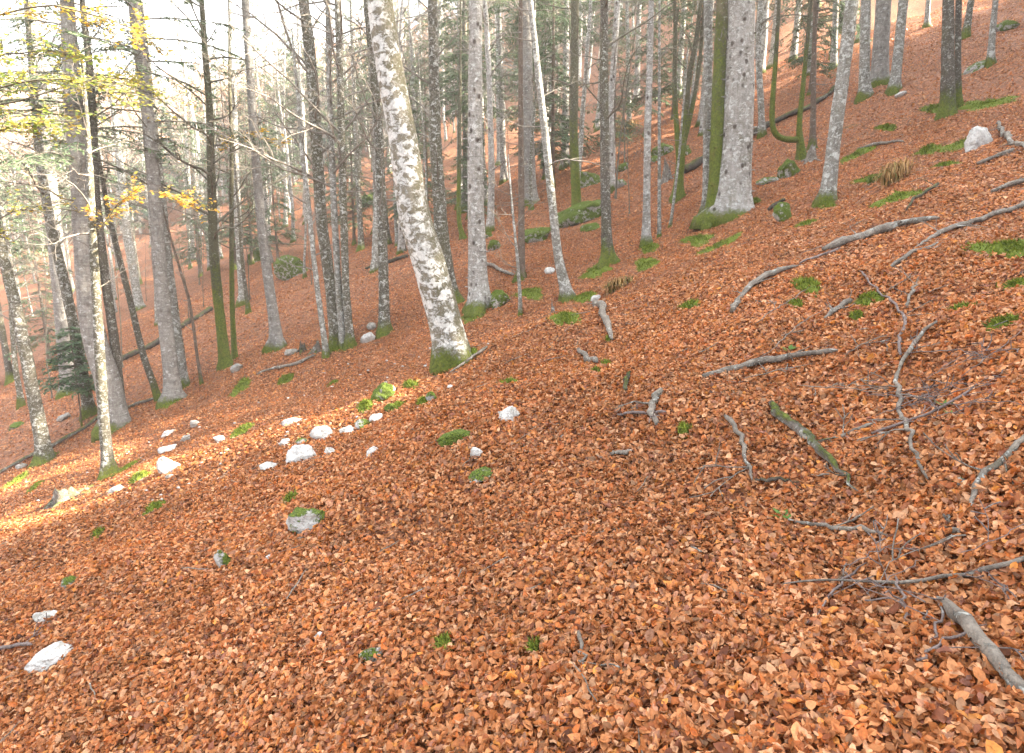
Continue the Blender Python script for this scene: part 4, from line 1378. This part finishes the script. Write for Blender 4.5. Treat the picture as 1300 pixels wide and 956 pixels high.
# ------------------------------------------------------------------ sticks, branches and logs lying on the slope
def stick(label, path, mat='deadwood', name='fallen_branch', cat='branch', lift=.0, side=0, seed=None, sl=.25, k=9, group=None, knob=.2, arch=0.):
    """path: photo points (u, v, width px) on the ground"""
    seed = int(path[0][0] + path[-1][1] * 3) if seed is None else seed
    rg = np.random.default_rng(seed)
    pts, rad = [], []
    for (u, v, w) in path:
        p = P(u, v)
        r = w / 2 * depth(p) / FOC * (.82 if name != 'fallen_twig' else 1)
        pts.append(p); rad.append(r)
    pts = np.array(pts); rad = np.array(rad)
    n = max(12, min(60, int(np.linalg.norm(np.diff(pts, axis=0), axis=1).sum() / .06)))
    Q, W, s = resample(pts, rad, n)
    t = np.linspace(0, 1, n)
    Q[1:-1, :2] += rg.normal(0, .006, (n - 2, 2)) * (1 + W[1:-1, None] * 10)
    sm = np.convolve(rg.normal(0, 1, n + 6), np.ones(7) / 7, 'valid')
    Q[:, 2] = H(Q[:, 0], Q[:, 1]) + W * .78 + .040 + lift + arch * np.sin(math.pi * t) + sm * .02
    lob = 1 + knob * np.convolve(rg.normal(0, 1, n + 2), np.ones(3) / 3, 'valid')
    W = np.maximum(W * lob, .0016)
    W[-1] *= .5; W[0] *= .8
    p0 = Q[n // 2].copy()
    mb = MB()
    rr = W[:, None] * (1 + .07 * rg.standard_normal((n, k)))
    mb.tube2r(Q, rr) if hasattr(mb, 'tube2r') else mb.tube(Q, W, k, True, .07, rg)
    for _ in range(side):
        i = int(rg.uniform(.15, .95) * (n - 1))
        ax = unit(Q[min(i + 1, n - 1)] - Q[max(i - 1, 0)])
        sd = unit(np.cross(ax, [0, 0, 1.])) * rg.choice([-1, 1])
        grow(mb, Q[i], ax * rg.uniform(.3, 1) + sd * .8 + np.array([0, 0, rg.uniform(.0, .35)]), sl * rg.uniform(.5, 1.4), max(W[i] * .38, .0016), 0, 1, rg, -.3, .16, 3)
    o = mb.build(name, M[mat], loc=p0)
    return tag(o, label, cat, group)


SK = [
    ('pale grey stick lying across the middle of the right slope', [(893, 484, 9), (925, 476, 9), (960, 469, 10), (1020, 460, 9), (1062, 455, 6)], 'deadwood', 'fallen_branch', 3),
    ('brown arching stick above the hanging moss bank', [(929, 402, 9), (937, 386, 9), (948, 371, 9), (970, 359, 8), (992, 351, 7), (1013, 344, 5)], 'deadwood', 'fallen_branch', 2),
    ('thick weathered log with a splintered upper end', [(1044, 325, 9), (1067, 317, 12), (1110, 301, 12), (1150, 289, 10), (1192, 283, 4)], 'deadwood', 'fallen_log', 2),
    ('long grey branch running to the right edge of the slope', [(1160, 320, 5), (1185, 306, 7), (1215, 294, 8), (1260, 279, 8), (1300, 264, 8), (1330, 250, 8)], 'deadwood', 'fallen_branch', 2),
    ('short pale branch stub beside the long grey branch', [(1130, 346, 5), (1150, 333, 6), (1190, 314, 6)], 'deadwood', 'fallen_branch', 1),
    ('white bent branch next to the dazzling white rock', [(1267, 158, 4), (1272, 170, 6), (1280, 182, 7), (1300, 193, 7), (1320, 200, 6)], 'deadwood', 'fallen_branch', 2),
    ('grey branch below the white bent branch', [(1240, 214, 5), (1262, 205, 6), (1286, 194, 5)], 'deadwood', 'fallen_branch', 1),
    ('pale branch at the right edge between two grey ones', [(1258, 249, 5), (1280, 241, 7), (1310, 231, 7)], 'deadwood', 'fallen_branch', 1),
    ('dark splintered stick under the moss strip', [(1150, 272, 3), (1165, 255, 5), (1191, 238, 4)], 'log_dark', 'fallen_branch', 2),
    ('long forked grey branch snaking down the right slope', [(1188, 420, 4), (1175, 430, 5), (1161, 445, 6), (1146, 466, 8), (1138, 487, 7), (1141, 521, 6), (1151, 554, 6), (1161, 594, 6), (1176, 622, 5)], 'deadwood', 'fallen_branch', 5),
    ('dark thin twig curving up from the forked branch', [(1142, 462, 4), (1139, 437, 4), (1149, 424, 4), (1147, 407, 3.5), (1135, 393, 3), (1121, 384, 2.5), (1090, 350, 2)], 'twigwood', 'fallen_twig', 1),
    ('short grey twig pointing uphill above the forked branch', [(1151, 398, 4), (1156, 380, 4), (1165, 358, 2.5)], 'deadwood', 'fallen_twig', 2),
    ('thin purple twig crossing the forked branch', [(1105, 562, 3), (1151, 548, 4), (1194, 531, 3.5), (1236, 503, 2.5)], 'twigwood', 'fallen_twig', 4),
    ('knobbly half rotten log with a moss patch', [(978, 522, 10), (986, 534, 15), (1003, 546, 16), (1027, 566, 14), (1047, 590, 12), (1067, 618, 9), (1088, 638, 4)], 'deadwood_moss', 'fallen_log', 3),
    ('hooked pale branch at the right edge', [(1306, 562, 9), (1290, 578, 9), (1262, 602, 9), (1241, 614, 9), (1233, 630, 8), (1232, 657, 6)], 'deadwood', 'fallen_branch', 2),
    ('pale lichened stick with a green sprig at one end', [(1000, 671, 4), (1022, 678, 6), (1044, 682, 7), (1075, 681, 7), (1106, 684, 7), (1128, 691, 4)], 'deadwood', 'fallen_branch', 1),
    ('long thin branch sweeping in from the right at the bottom', [(993, 757, 2.5), (1020, 751, 4), (1044, 750, 4.5), (1082, 756, 5), (1137, 756, 5.5), (1196, 750, 6), (1241, 738, 7), (1300, 725, 8), (1340, 715, 8)], 'deadwood', 'fallen_branch', 3),
    ('thick green grey log end in the bottom right corner', [(1188, 770, 9), (1200, 785, 17), (1220, 808, 20), (1245, 838, 21), (1280, 872, 22), (1310, 905, 22)], 'deadwood', 'fallen_log', 0),
    ('dark twig crossing under the sweeping branch', [(1023, 805, 2), (1054, 767, 3), (1075, 748, 3), (1098, 730, 2)], 'twigwood', 'fallen_twig', 1),
    ('thin twig trailing down from the sweeping branch', [(1135, 750, 3), (1144, 785, 3.5), (1160, 818, 3)], 'twigwood', 'fallen_twig', 1),
    ('crooked twig lying left of the thick log end', [(1161, 857, 3.5), (1186, 835, 4), (1220, 825, 4), (1250, 812, 2.5)], 'twigwood', 'fallen_twig', 1),
    ('short straight twig beside the thick log end', [(1194, 780, 3), (1188, 808, 3), (1178, 834, 3)], 'twigwood', 'fallen_twig', 1),
    ('upright looking lichened stick with a mossy lower end', [(756, 389, 10), (764, 398, 11), (768, 412, 11), (773, 426, 10), (777, 438, 8)], 'deadwood', 'fallen_branch', 1),
    ('short lichened stick ending at the round moss cushion', [(734, 450, 6), (744, 458, 9), (758, 468, 9)], 'deadwood', 'fallen_branch', 0),
    ('dark stub of wood below the round moss cushion', [(799, 480, 5), (795, 492, 8), (793, 503, 6)], 'log_dark', 'fallen_branch', 0),
    ('broken lichened stick crossed by a thin twig', [(839, 506, 10), (831, 514, 11), (826, 524, 10), (828, 536, 9), (832, 549, 6)], 'deadwood', 'fallen_branch', 1),
    ('thin twig crossing the broken lichened stick', [(783, 536, 3), (812, 531, 4), (845, 530, 3.5)], 'twigwood', 'fallen_twig', 2),
    ('short brown stick lying level in the leaf middle', [(775, 584, 5), (788, 582, 7), (802, 581, 5)], 'deadwood', 'fallen_branch', 0),
    ('grey twig curving down left of the knobbly log', [(920, 540, 6), (931, 548, 6), (939, 562, 5.5), (948, 601, 5), (954, 620, 3)], 'deadwood', 'fallen_twig', 2),
    ('slim upright twig near the bottom edge', [(734, 818, 4), (737, 840, 4.5), (737, 864, 3)], 'deadwood', 'fallen_twig', 1),
    ('straight pale stick beside the foot of the thick leaning beech', [(571, 477, 3), (594, 462, 5), (619, 446, 5)], 'deadwood', 'fallen_branch', 0),
    ('long thin stick below the beech clump', [(327, 477, 3), (363, 468, 4), (400, 454, 4)], 'deadwood', 'fallen_branch', 2),
    ('dark log lying left of the thick leaning beech', [(464, 343, 4), (490, 335, 5.5), (518, 327, 5)], 'log_dark', 'fallen_log', 0),
    ('pale stick lying right of the knotty pale fir', [(614, 337, 5), (632, 344, 5.5), (652, 351, 4)], 'deadwood', 'fallen_branch', 1),
    ('mossy dark log running up behind the stout grey fir', [(150, 462, 7), (175, 450, 8), (201, 437, 8), (235, 415, 8), (268, 394, 7)], 'log_dark', 'fallen_log', 2),
    ('long dark log climbing from the left edge to the stout fir', [(-10, 608, 4), (20, 592, 5), (47, 578, 5), (110, 545, 5.5), (127, 531, 5.5), (165, 519, 5), (200, 508, 4)], 'deadwood_moss', 'fallen_log', 3),
    ('big mossy log passing behind the huge fir', [(866, 222, 12), (893, 206, 11), (930, 188, 10), (960, 170, 9), (1014, 145, 8), (1064, 111, 6)], 'log_dark', 'fallen_log', 0),
    ('twisted grey stick below the wide thin moss patch', [(1046, 411, 4), (1060, 400, 9), (1080, 389, 7)], 'deadwood', 'fallen_branch', 3),
    ('dark stick at the left edge near the long white slab', [(-8, 834, 6), (18, 829, 6), (42, 827, 4)], 'twigwood', 'fallen_branch', 1),
    ('short dark stick under the knobbly log', [(957, 622, 4), (980, 620, 6), (1003, 621, 4)], 'log_dark', 'fallen_branch', 1),
    ('pale grey stick lying across open leaves near the white leaning beech', [(1088, 192, 4), (1110, 186, 5), (1148, 182, 3)], 'deadwood', 'fallen_branch', 1),
    ('short dark stick right of the huge fir beside yellow lit boulder', [(975, 270, 6), (985, 263, 7), (997, 257, 5)], 'log_dark', 'fallen_branch', 0),
    ('pale broken stick under the hooked tree slope', [(1015, 340, 2.5), (1040, 330, 3), (1066, 320, 3)], 'twigwood', 'fallen_twig', 1),
    ('dark stub lying at the right above the hooked pale branch', [(1196, 668, 5), (1205, 678, 8), (1214, 690, 5)], 'deadwood', 'fallen_branch', 0),
    ('pale bleached stick left of the crossing purple twig', [(1066, 566, 5), (1085, 556, 7), (1106, 547, 4)], 'deadwood', 'fallen_branch', 1),
]
for s in SK:
    stick(s[0], s[1], s[2], s[3], {'fallen_branch': 'branch', 'fallen_log': 'log', 'fallen_twig': 'twig'}[s[3]], side=s[4], k=12 if s[3] == 'fallen_log' else 8)

# loose twigs of the brushwood on the right, each its own
rg = np.random.default_rng(33)
for i in range(21):
    if i < 11:
        u, v = rg.normal(1185, 38), rg.normal(495, 22)
        lb, gr = 'thin dark twig in the brushwood heap under the forked grey branch', 'twigs of the brushwood heap'
    elif i < 15:
        u, v = rg.uniform(1090, 1290), rg.uniform(700, 840)
        lb, gr = 'thin dark twig strewn round the sweeping branch at bottom right', 'twigs strewn at bottom right'
    else:
        u, v = rg.uniform(960, 1120), rg.uniform(395, 520)
        lb, gr = 'thin grey twig strewn on leaves left of the brushwood heap', 'twigs strewn on the right slope'
    a = rg.normal(.35, .5); L = rg.uniform(25, 62)
    pth = [(u - L * math.cos(a), v + L * math.sin(a) * .8, .9), (u + rg.normal(0, 5), v + rg.normal(0, 4), 1.5), (u + L * math.cos(a), v - L * math.sin(a) * .8, .8)]
    stick(lb, pth, 'twigwood' if i < 15 else 'deadwood', 'fallen_twig', 'twig', lift=.01 + .03 * rg.random(), side=2, seed=900 + i, sl=.16, k=5, group=gr)


# ------------------------------------------------------------------ stumps, straw, sprigs
def stump(label, u, v, w, h, mat, seed, lean=(0, 0)):
    rg = np.random.default_rng(seed)
    p = P(u, v); d = depth(p)
    r = w / 2 * d / FOC; hh = h * d / FOC
    k, n = 22, 12
    ph = np.arange(k) * 2 * math.pi / k
    top = hh * (.65 + .35 * np.sin(ph + rg.uniform(0, 6)) + .18 * rg.standard_normal(k))
    root = empty('broken_stump', p, label, 'stump')
    V = []
    for i in range(n):
        t = i / (n - 1)
        rr = r * (1 - .35 * t + .5 * math.exp(-t * 5)) * (1 + .16 * np.sin(ph * 4 + seed) + .05 * rg.standard_normal(k))
        z = -.12 + (top + .12) * t
        V.append(np.stack([rr * np.cos(ph) + lean[0] * t, rr * np.sin(ph) + lean[1] * t, z + .35 * r * np.cos(ph) * (1 - t)], -1))
    for i in range(3):     # hollow, rotten middle
        t = 1 - i / 3
        rr = r * .62 * (1 - .25 * i)
        V.append(np.stack([rr * np.cos(ph) * .9 + lean[0], rr * np.sin(ph) * .9 + lean[1], top * (.92 - .2 * i)], -1))
    V = np.array(V)
    m = len(V)
    i = np.arange(m - 1)[:, None] * k; j = np.arange(k)[None]; j2 = (j + 1) % k
    mb = MB()
    VV = np.vstack([V.reshape(-1, 3), [[lean[0], lean[1], hh * .35]]])
    mb.add(VV, np.stack([i + j, i + j2, i + k + j2, i + k + j], -1).reshape(-1, 4), np.stack([np.full(k, m * k), (m - 1) * k + j[0], (m - 1) * k + j2[0]], -1))
    mb.build('stump_shell', M[mat], root)
    ml = MB()
    for q in range(5):
        a = q * 1.26 + rg.uniform(-.3, .3); L = r * rg.uniform(1.3, 2.2)
        pts = np.array([[math.cos(a) * r * .7, math.sin(a) * r * .7, .10 * hh], [math.cos(a) * L, math.sin(a) * L, 0], [math.cos(a) * L * 1.4, math.sin(a) * L * 1.4, -.06]])
        pts[1:, 2] += H(p[0] + pts[1:, 0], p[1] + pts[1:, 1]) - p[2]
        mo = MB(); mo.tube(pts, [r * .28, r * .18, r * .08], 8); mo.build('root', M[mat], root)
    EXCL.append((p[0], p[1], r))


stump('broken mossy stump lit by the sun at the left, above the leaf slope', 84, 636, 34, 22, 'deadwood_moss', 1)
stump('small rotten stump left of the beech clump', 401, 447, 13, 15, 'deadwood_moss', 2)
stump('low dark stump beside the small rotten stump', 384, 446, 12, 11, 'log_dark', 3)
stump('pale splintered stump at the end of the big mossy log', 847, 228, 12, 24, 'deadwood', 4)
stump('small pale splinter stump below the slender white trunk', 702, 398, 6, 16, 'deadwood', 5)
stump('dry tufted stump at the foot of the crooked tree', 1029, 204, 15, 16, 'deadwood', 6)


def straw(label, u, v, w, h, seed, green=.0, n=260):
    rg = np.random.default_rng(seed)
    p = P(u, v); d = depth(p)
    a = w / 2 * d / FOC; L0 = h * d / FOC
    mb = MB()
    q = np.stack([rg.normal(0, a * .35, n), rg.normal(0, a * .25, n), np.zeros(n)], -1)
    q[:, 2] = H(p[0] + q[:, 0], p[1] + q[:, 1]) - p[2]
    ang = rg.uniform(0, 6.28, n)
    out = np.stack([np.cos(ang), np.sin(ang) * .8, 0 * ang], -1) * rg.uniform(.2, 1, (n, 1)) * a * 1.1
    L = L0 * rg.uniform(.6, 1.2, (n, 1))
    up = np.array([0, 0, 1.])
    m1 = q + out * .4 + up * L * .75
    m2 = q + out * .85 + up * L * .8
    m3 = q + out * 1.2 + up * L * .25
    wv = np.cross(out + 1e-4, up); wv /= np.linalg.norm(wv, axis=1, keepdims=True)
    wd = .004 * (1 + d / 8)
    V = np.stack([q - wv * wd, q + wv * wd, m1 - wv * wd, m1 + wv * wd, m2 - wv * wd * .8, m2 + wv * wd * .8, m3], 1).reshape(-1, 3)
    i = np.arange(n)[:, None] * 7
    Q = np.concatenate([i + np.array([0, 1, 3, 2]), i + np.array([2, 3, 5, 4])])
    T = i + np.array([4, 5, 6])
    c = np.where(rg.random((n, 1)) < green, np.array([[.09, .13, .02]]), np.array([[.36, .22, .09]])) * rg.uniform(.6, 1.25, (n, 1))
    mb.add(V, Q, T, c=np.repeat(c, 7, 0))
    root = empty('grass_tuft', p, label, 'grass tuft')
    mb.build('blade', M['straw'], root, attr='tint')['kind'] = 'stuff'
    mb = MB(); mb.tube([[0, 0, -.05], [0, 0, .02], [0, 0, .05]], [a * .5, a * .42, a * .15], 9)
    mb.build('root_clump', M['log_dark'], root)


straw('dry straw tuft at the top of the open slope near the white trunk', 784, 368, 34, 15, 1, .15)
straw('hanging dry straw tuft on the right slope', 1134, 232, 34, 26, 2, .1)
straw('greenish grass tuft left of the hanging straw', 1112, 232, 22, 10, 3, .6, 120)
straw('dry grass tuft under the low boughs in the centre stand', 792, 170, 30, 14, 4, .3)


def sprig(label, u, v, size, seed, n=7):
    rg = np.random.default_rng(seed)
    p = P(u, v); d = depth(p)
    s = size * d / FOC
    root = empty('seedling_plant', p, label, 'seedling')
    mb = MB(); mb.tube([[0, 0, -.02], [.004, 0, s * .3], [0, .003, s * .5]], [.003, .0025, .002], 5); mb.build('stem', M['branch_dark'], root)
    for i in range(n):
        a = i * 2.4 + rg.uniform(-.3, .3)
        o = np.array([math.cos(a), math.sin(a), rg.uniform(.15, .5)])
        b = np.array([0, 0, s * rg.uniform(.25, .5)])
        w = np.array([-math.sin(a), math.cos(a), 0]) * s * .16
        l = MB()
        l.add([b, b + o * s * .3 + w, b + o * s * .62, b + o * s * .3 - w, b + o * s * .32 + np.array([0, 0, s * .04])], None,
              [[0, 4, 1], [1, 4, 2], [2, 4, 3], [3, 4, 0]], c=np.tile(np.array([.10, .20, .04]) * rg.uniform(.8, 1.3), (5, 1)))
        l.build('leaf', M['yellow_leaf'], root, attr='tint')


sprig('green seedling at the end of the pale lichened stick', 993, 664, 24, 1)
sprig('green seedling among twigs of the brushwood heap', 1199, 522, 22, 2, 5)
sprig('second green seedling lower beside the purple twig', 1208, 533, 18, 3, 4)
sprig('small green seedling beside the pale grey stick', 1001, 452, 18, 4, 6)
sprig('small green seedling by the slim upright twig near the bottom', 742, 852, 16, 5, 4)
sprig('tiny green seedling right of the seedling stick', 1110, 656, 12, 6, 4)

# ------------------------------------------------------------------ leaf litter (uncountable)
LEAFC = np.array([(.44, .172, .060), (.38, .137, .044), (.50, .222, .092), (.32, .102, .034), (.57, .31, .165), (.17, .055, .024), (.47, .142, .036), (.38, .18, .10), (.57, .23, .052), (.27, .11, .068)])
LEAFP = np.array([.20, .17, .18, .09, .13, .045, .06, .075, .03, .02])


def leaf_litter():
    rg = np.random.default_rng(4)
    mb = MB()
    for (r0, r1, dens, size, full, lay) in [(.6, 3.6, 10500, .0325, True, .042), (3.6, 7, 6000, .037, True, .038), (7, 12, 2900, .041, False, .032), (12, 21, 900, .050, False, .03), (21, 40, 190, .068, False, .028)]:
        area = .5 * (r1 ** 2 - r0 ** 2) * 2 * .86
        n = int(area * dens)
        r = np.sqrt(rg.uniform(r0 ** 2, r1 ** 2, n)); a = rg.uniform(-.86, .86, n)
        x, y = r * np.sin(a), r * np.cos(a)
        keep = np.ones(n, bool)
        for ex, ey, er in EXCL:
            if math.hypot(ex, ey) - er > r1 or math.hypot(ex, ey) + er < r0: continue
            keep &= ((x - ex) ** 2 + (y - ey) ** 2 > er * er) | (rg.random(n) < .34)
        # thinner spots where soil shows
        thin = np.sin(x * 2.3 + 1.3 * np.sin(y * 1.7)) * np.sin(y * 2.9 + 1.1 * np.sin(x * 2.1 + 2))
        keep &= rg.random(n) < np.where(thin > .72, .45, 1.)
        x, y = x[keep], y[keep]; n = len(x)
        N = nrm(x, y, .06)
        tilt = rg.normal(0, .38, (n, 3))
        nn = N + tilt; nn /= np.linalg.norm(nn, axis=1, keepdims=True)
        yaw = rg.normal(0, 1, (n, 3))
        d = yaw - nn * (yaw * nn).sum(1, keepdims=True); d /= np.linalg.norm(d, axis=1, keepdims=True)
        w = np.cross(nn, d)
        L = (size * np.clip(rg.normal(1, .32, n), .35, 1.9))[:, None]
        Wd = L * rg.uniform(.19, .33, (n, 1))
        c0 = np.stack([x, y, H(x, y) + rg.uniform(.004, lay, n)], -1)
        curl = rg.normal(.10, .20, (n, 1)) * L     # ends lift or drop
        fold = rg.normal(.09, .17, (n, 1)) * L     # halves fold along the rib
        b = c0 - d * L * .5
        tint = LEAFC[rg.choice(10, n, p=LEAFP)] * rg.uniform(.72, 1.22, (n, 1))
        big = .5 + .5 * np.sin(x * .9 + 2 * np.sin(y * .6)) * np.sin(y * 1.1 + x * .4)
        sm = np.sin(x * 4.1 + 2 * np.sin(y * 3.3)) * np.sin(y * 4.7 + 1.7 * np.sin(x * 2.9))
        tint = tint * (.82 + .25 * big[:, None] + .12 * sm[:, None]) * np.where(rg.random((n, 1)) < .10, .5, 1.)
        flat_ = rg.random((n, 1)) < .3
        curl = np.where(flat_, curl * .25, curl); fold = np.where(flat_, fold * .3, fold)
        tw = rg.normal(0, .12, (n, 1)) * L
        if full:
            rows = [(.16, .60), (.42, 1.), (.72, .74)]
            bend = rg.normal(.0, .10, (n, 1)) * L
            vs = [b + nn * curl]
            for q, (tt, ww) in enumerate(rows):
                m = b + d * L * tt + nn * (curl * (1 - 2 * tt) ** 2 + bend * math.sin(tt * 6))
                s1 = fold * ww + tw * (tt - .4) * 2
                s2 = fold * ww - tw * (tt - .4) * 2
                vs += [m + w * Wd * ww + nn * s1, m, m - w * Wd * ww + nn * s2]
            vs.append(b + d * L + nn * curl * 1.1)
            V = np.stack(vs, 1).reshape(-1, 3)
            i = np.arange(n)[:, None] * 11
            Q = np.concatenate([i + np.array(k) for k in ([1, 4, 5, 2], [2, 5, 6, 3], [4, 7, 8, 5], [5, 8, 9, 6])])
            T = np.concatenate([i + np.array(k) for k in ([0, 1, 2], [0, 2, 3], [7, 10, 8], [8, 10, 9])])
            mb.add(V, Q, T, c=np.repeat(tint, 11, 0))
        else:
            mid = c0 + 0 * d
            V = np.stack([b + nn * curl, mid + w * Wd + nn * fold, b + d * L + nn * curl, mid - w * Wd + nn * fold], 1).reshape(-1, 3)
            i = np.arange(n)[:, None] * 4
            T = np.concatenate([i + np.array([0, 1, 2]), i + np.array([0, 2, 3])])
            mb.add(V, None, T, c=np.repeat(tint, 4, 0))
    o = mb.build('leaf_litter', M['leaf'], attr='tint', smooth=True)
    tag(o, 'thick carpet of fallen rust orange beech leaves on the slope', 'leaves', kind='stuff')
    print('litter verts', mb.n)


leaf_litter()


def debris():
    rg = np.random.default_rng(21)
    mb = MB()
    for _ in range(1500):
        r = math.sqrt(rg.uniform(1.5 ** 2, 24 ** 2)); a = rg.uniform(-.8, .8)
        x, y = r * math.sin(a), r * math.cos(a)
        L = rg.uniform(.05, .28); yw = rg.uniform(0, 6.28)
        t = np.linspace(-.5, .5, 5)
        px = x + np.cos(yw) * L * t + rg.normal(0, .004, 5); py = y + np.sin(yw) * L * t + rg.normal(0, .004, 5)
        pz = H(px, py) + .04 + rg.uniform(-.01, .015) + rg.normal(0, .004, 5)
        mb.tube(np.stack([px, py, pz], -1), np.array([.6, 1, .9, .8, .4]) * rg.uniform(.0018, .005), 4, cap=False)
    tag(mb.build('twig_debris', M['deadwood']), 'small broken bits of dead twig strewn all over the fallen leaves', 'twigs', kind='stuff')
    mb = MB()
    bm = bmesh.new(); bmesh.ops.create_icosphere(bm, subdivisions=2, radius=1)
    V0 = np.array([q.co[:] for q in bm.verts]); F0 = np.array([[q.index for q in f.verts] for f in bm.faces]); bm.free()
    for _ in range(420):
        u = rg.uniform(0, 620); v = rg.uniform(380, 640)
        if v < 640 - u * .42 or v > 720 - u * .32: continue
        p = P(u + rg.normal(0, 20), v)
        s = rg.uniform(.007, .021) * (1 if p[1] < 12 else 1.7)
        V = V0 * (1 + .18 * rg.standard_normal((len(V0), 1))) * np.array([1, rg.uniform(.6, 1), rg.uniform(.4, .7)]) * s
        mb.add(V + p + np.array([0, 0, .025]), None, F0)
    tag(mb.build('pebbles', M['rock']), 'tiny pale limestone pebbles scattered among leaves on the left slope', 'pebbles', kind='stuff')


debris()

# ------------------------------------------------------------------ haze, sky, sun, camera
HAZE = 0.0014
if HAZE:
    hz = MB()
    x0, x1, y0, y1, z0, z1 = -275, 155, -45, 255, -30, 95
    hz.add([[x, y, z] for z in (z0, z1) for y in (y0, y1) for x in (x0, x1)], [[0, 2, 3, 1], [4, 5, 7, 6], [0, 1, 5, 4], [2, 6, 7, 3], [0, 4, 6, 2], [1, 3, 7, 5]])
    hm = bpy.data.materials.new('pale_haze'); hm.use_nodes = True
    for nd in list(hm.node_tree.nodes):
        if nd.type == 'BSDF_PRINCIPLED': hm.node_tree.nodes.remove(nd)
    vol = hm.node_tree.nodes.new('ShaderNodeVolumePrincipled')
    vol.inputs['Color'].default_value = (.95, .94, .92, 1)
    vol.inputs['Density'].default_value = HAZE
    vol.inputs['Anisotropy'].default_value = .2
    hm.node_tree.links.new(vol.outputs[0], hm.node_tree.nodes['Material Output'].inputs['Volume'])
    o = hz.build('haze', hm, smooth=False)
    tag(o, 'thin pale autumn haze hanging between the far trees', 'haze', kind='stuff')

w = bpy.data.worlds.new('World'); scene.world = w; w.use_nodes = True
nt = w.node_tree
bg = nt.nodes['Background']
sky = nt.nodes.new('ShaderNodeTexSky'); sky.sky_type = 'NISHITA'; sky.sun_disc = False
sky.sun_elevation = R(SUN_EL); sky.sun_rotation = R(SUN_AZ)
sky.air_density = 1.0; sky.dust_density = 4.0; sky.ozone_density = 1.0
hsv = nt.nodes.new('ShaderNodeHueSaturation'); hsv.inputs['Saturation'].default_value = .30
nt.links.new(sky.outputs[0], hsv.inputs['Color'])
nt.links.new(hsv.outputs[0], bg.inputs['Color'])
bg.inputs['Strength'].default_value = .10

sl = bpy.data.lights.new('sun', 'SUN'); sl.energy = 5.0; sl.angle = R(.53); sl.color = (1, .88, .70)
so = bpy.data.objects.new('sun', sl); COL.objects.link(so)
so.rotation_euler = Vector(-SD).to_track_quat('-Z', 'Y').to_euler()
so.location = (40, 5, 40)

cam = bpy.data.cameras.new('camera')
cam.sensor_width = 36; cam.lens = 36 * FOC / 1300
cam.shift_y = -(478 - CV) / 1300
cam.clip_start = .05; cam.clip_end = 2000
co = bpy.data.objects.new('camera', cam); COL.objects.link(co)
co.location = CAMP; co.rotation_euler = (math.pi / 2 - PITCH, 0, 0)
scene.camera = co

scene.view_settings.view_transform = 'Standard'
scene.view_settings.look = 'None'
scene.view_settings.exposure = 3.6
scene.view_settings.gamma = 1
scene.cycles.max_bounces = 6
scene.cycles.diffuse_bounces = 4
scene.cycles.glossy_bounces = 2
scene.cycles.transmission_bounces = 2
scene.cycles.volume_bounces = 0
scene.cycles.use_denoising = True
scene.cycles.sample_clamp_indirect = 8
